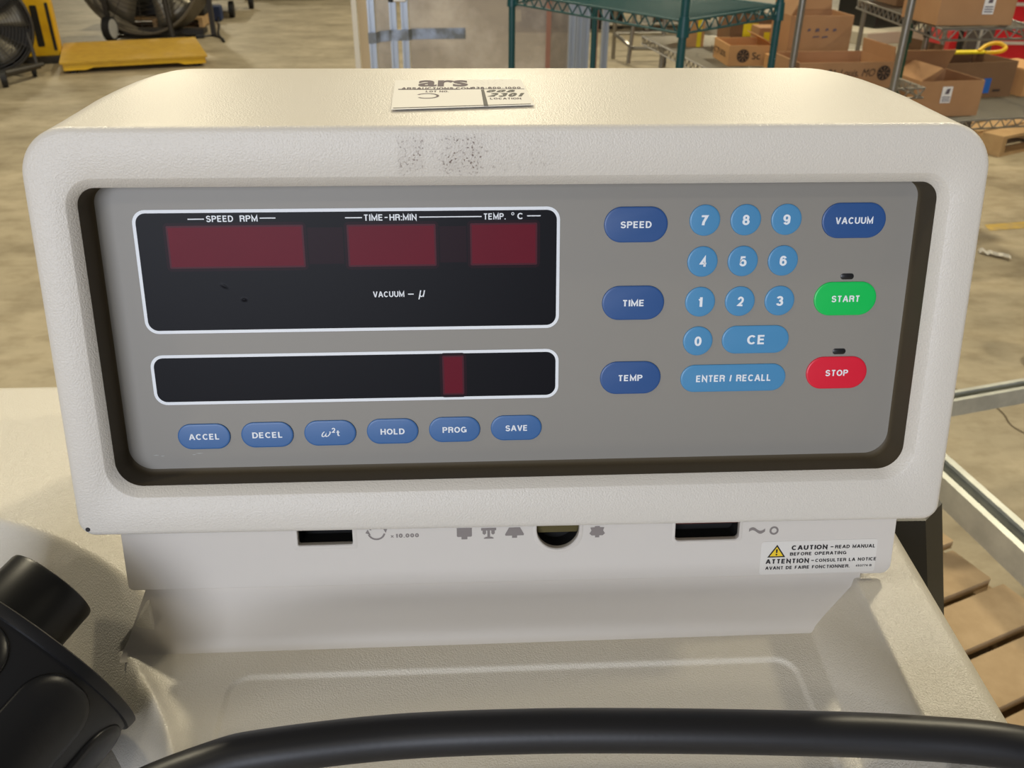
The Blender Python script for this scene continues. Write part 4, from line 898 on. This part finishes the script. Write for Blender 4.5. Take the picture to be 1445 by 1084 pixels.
# low wheeled frame and parked equipment beyond the teal shelf
t = thing('floor_dolly', 'low bare metal wheeled frame on the floor beyond the teal shelf', 'frame', (1.9, 9.4, 0))
def fm_(b):
    for (p, q_) in (((1.50, 9.2, .24), (2.40, 9.3, .24)), ((1.62, 8.78, .16), (2.30, 8.75, .16)), ((1.50, 9.2, .24), (1.62, 8.78, .16)), ((2.40, 9.3, .24), (2.30, 8.75, .16)), ((1.55, 9.9, .24), (2.4, 9.95, .24))): b.rod(p, q_, .018, 8)
mb_obj('frame_rail', chrome, t, fm_)
for (p, q_) in (((1.50, 9.2, .0), (1.50, 9.2, .52)), ((1.585, 8.8, .02), (1.70, 9.0, 1.05)), ((1.90, 8.74, .05), (1.90, 8.74, .30)), ((2.38, 9.3, .0), (2.38, 9.3, .4))): mb_obj('frame_leg', chrome, t, lambda b: b.rod(p, q_, .02, 8))
wheel(t, (1.91, 8.72, .06), .06, .03, (1, 0, 0), blackrub, dkmetal, 'caster')
t = thing('parked_trailer', 'dark low trailer with a dusty brown tyre far behind the teal shelf', 'trailer', (2.2, 11.3, 0))
mb_obj('trailer_bed', blackbin, t, lambda b: b.box((1.9, 11.75, .34), (2.6, .9, .22), .02)); wheel(t, (2.24, 11.05, .20), .20, .12, (1, .25, 0), tyre, greyhub)
mb_obj('skid', blackbin, t, lambda b: b.box((1.35, 11.7, .12), (1.2, .6, .24), .02)); mb_obj('yellow_tag', yellowpaper, t, lambda b: b.box((1.98, 11.02, .36), (.08, .02, .14), .1)); mb_obj('olive_drum', brass, t, lambda b: b.rod((2.75, 11.2, .40), (3.1, 11.2, .40), .14, 18), 40)
# floor items at the right
t, fr = pallet('wooden pallet on the floor under the brown boxes at the right edge', (3.40, 5.40, 0), .5, 1.1, .66, wood, 4)
pallet('weathered wooden pallet on the floor beside the machine, lower right', (.42, .30, 0), .38, 1.08, 1.12, wood2, 9, .022, .14, [(0, .01), (0, .0), (0, .03), (0, -.015), (0, .012)])
t = thing('strut_frame', 'galvanised steel channel frame standing beside the machine on the right', 'frame', (1.5, 1.5, 0))
def chan(p, q_, k=.0205):
    p = Vector(p); q_ = Vector(q_); d = (q_ - p).normalized(); sd = d.cross(Vector((0, 0, 1))).normalized()
    prof = [(-k, -k), (k, -k), (k, k), (k * .5, k), (k * .5, k - .007), (k - .004, k - .004), (k - .004, -k + .004), (-k + .004, -k + .004), (-k + .004, k - .004), (-k * .5, k - .007), (-k * .5, k), (-k, k)]
    def fn(b): b.loops([[e + sd * a + Vector((0, 0, c)) for a, c in prof] for e in (p, q_)], cap0=True, cap1=True)
    mb_obj('channel_rail', galv, t, fn)
chan((.90, 1.595, .45), (2.25, 1.945, .45)); chan((.905, 1.575, .44), (1.026, .78, .44), .029)
for (x, y, z0) in ((.92, 1.60, 0), (2.22, 1.94, 0), (1.03, .80, .1405), (2.3, 1.1, 0)): mb_obj('channel_leg', galv, t, lambda b: b.box((x, y, (z0 + .412) / 2), (.04, .04, .412 - z0)))
chan((1.03, .80, .45), (2.3, 1.1, .45)); chan((2.22, 1.94, .451), (2.3, 1.1, .451))
t = thing('pail', 'pale plastic pail on the floor at the right edge', 'pail', (2.12, 2.70, 0))
mb_obj('pail_body', labelw, t, lambda b: b.loops([[Vector((2.105 + r * math.cos(a), 2.70 + r * math.sin(a), z)) for a in [2 * math.pi * i / 24 for i in range(24)]] for r, z in ((.07, 0), (.085, .15), (.088, .15), (.081, .15), (.066, .006))], cap0=True, cap1=True), 40)
mb_obj('pail_handle', silver, t, lambda b: b.tube([(2.105 + .088 * math.cos(a), 2.70, .145 + .03 * math.sin(a)) for a in [math.pi * i / 12 for i in range(13)]], .002, 6))
def scrap(b):
    n = 9; pts = [Vector((2.385 + .10 * i / n, 3.735 - .09 * i / n + .012 * math.sin(i * 2.1), .004 + .012 * abs(math.sin(i * 1.7)))) for i in range(n + 1)]
    b.loops([[p + Vector((.006, .02 + .008 * math.sin(i * 3), 0)), p + Vector((0, 0, .010)), p - Vector((.004, .018, 0)), p - Vector((0, 0, .003))] for i, p in enumerate(pts)], cap0=True, cap1=True)
tag(mb_obj('plastic_scrap', scrapm, None, scrap), 'crumpled white plastic scrap lying on the floor right of the console', 'litter')
st = MB(); st.add([(2.60, 4.03, .0015), (3.6, 4.20, .0015), (3.62, 4.29, .0015), (2.62, 4.12, .0015)], [(0, 1, 2, 3)])
o = st.build('floor_stripe', paintstripe); tag(o, 'worn yellow painted line on the floor at the right', 'floor marking', kind='structure')
ck = MB(); cp = catmull([(1.62, 2.50, 0), (1.70, 2.38, 0), (1.712, 2.31, 0), (1.70, 2.24, 0), (1.73, 2.14, 0), (1.70, 2.0, 0), (1.76, 1.8, 0)], 6)
ck.loops([[p + Vector((-.003, 0, .0012)), p + Vector((.003, 0.001, .0012))] for p in cp]); ck.f = [f for i, f in enumerate(ck.f) if i % 2 == 0]
ck.m = [0] * len(ck.f); o = ck.build('floor_crack', crackm, None, None, False); tag(o, 'dark hairline crack in the concrete floor beside the steel frame', 'crack', kind='structure')
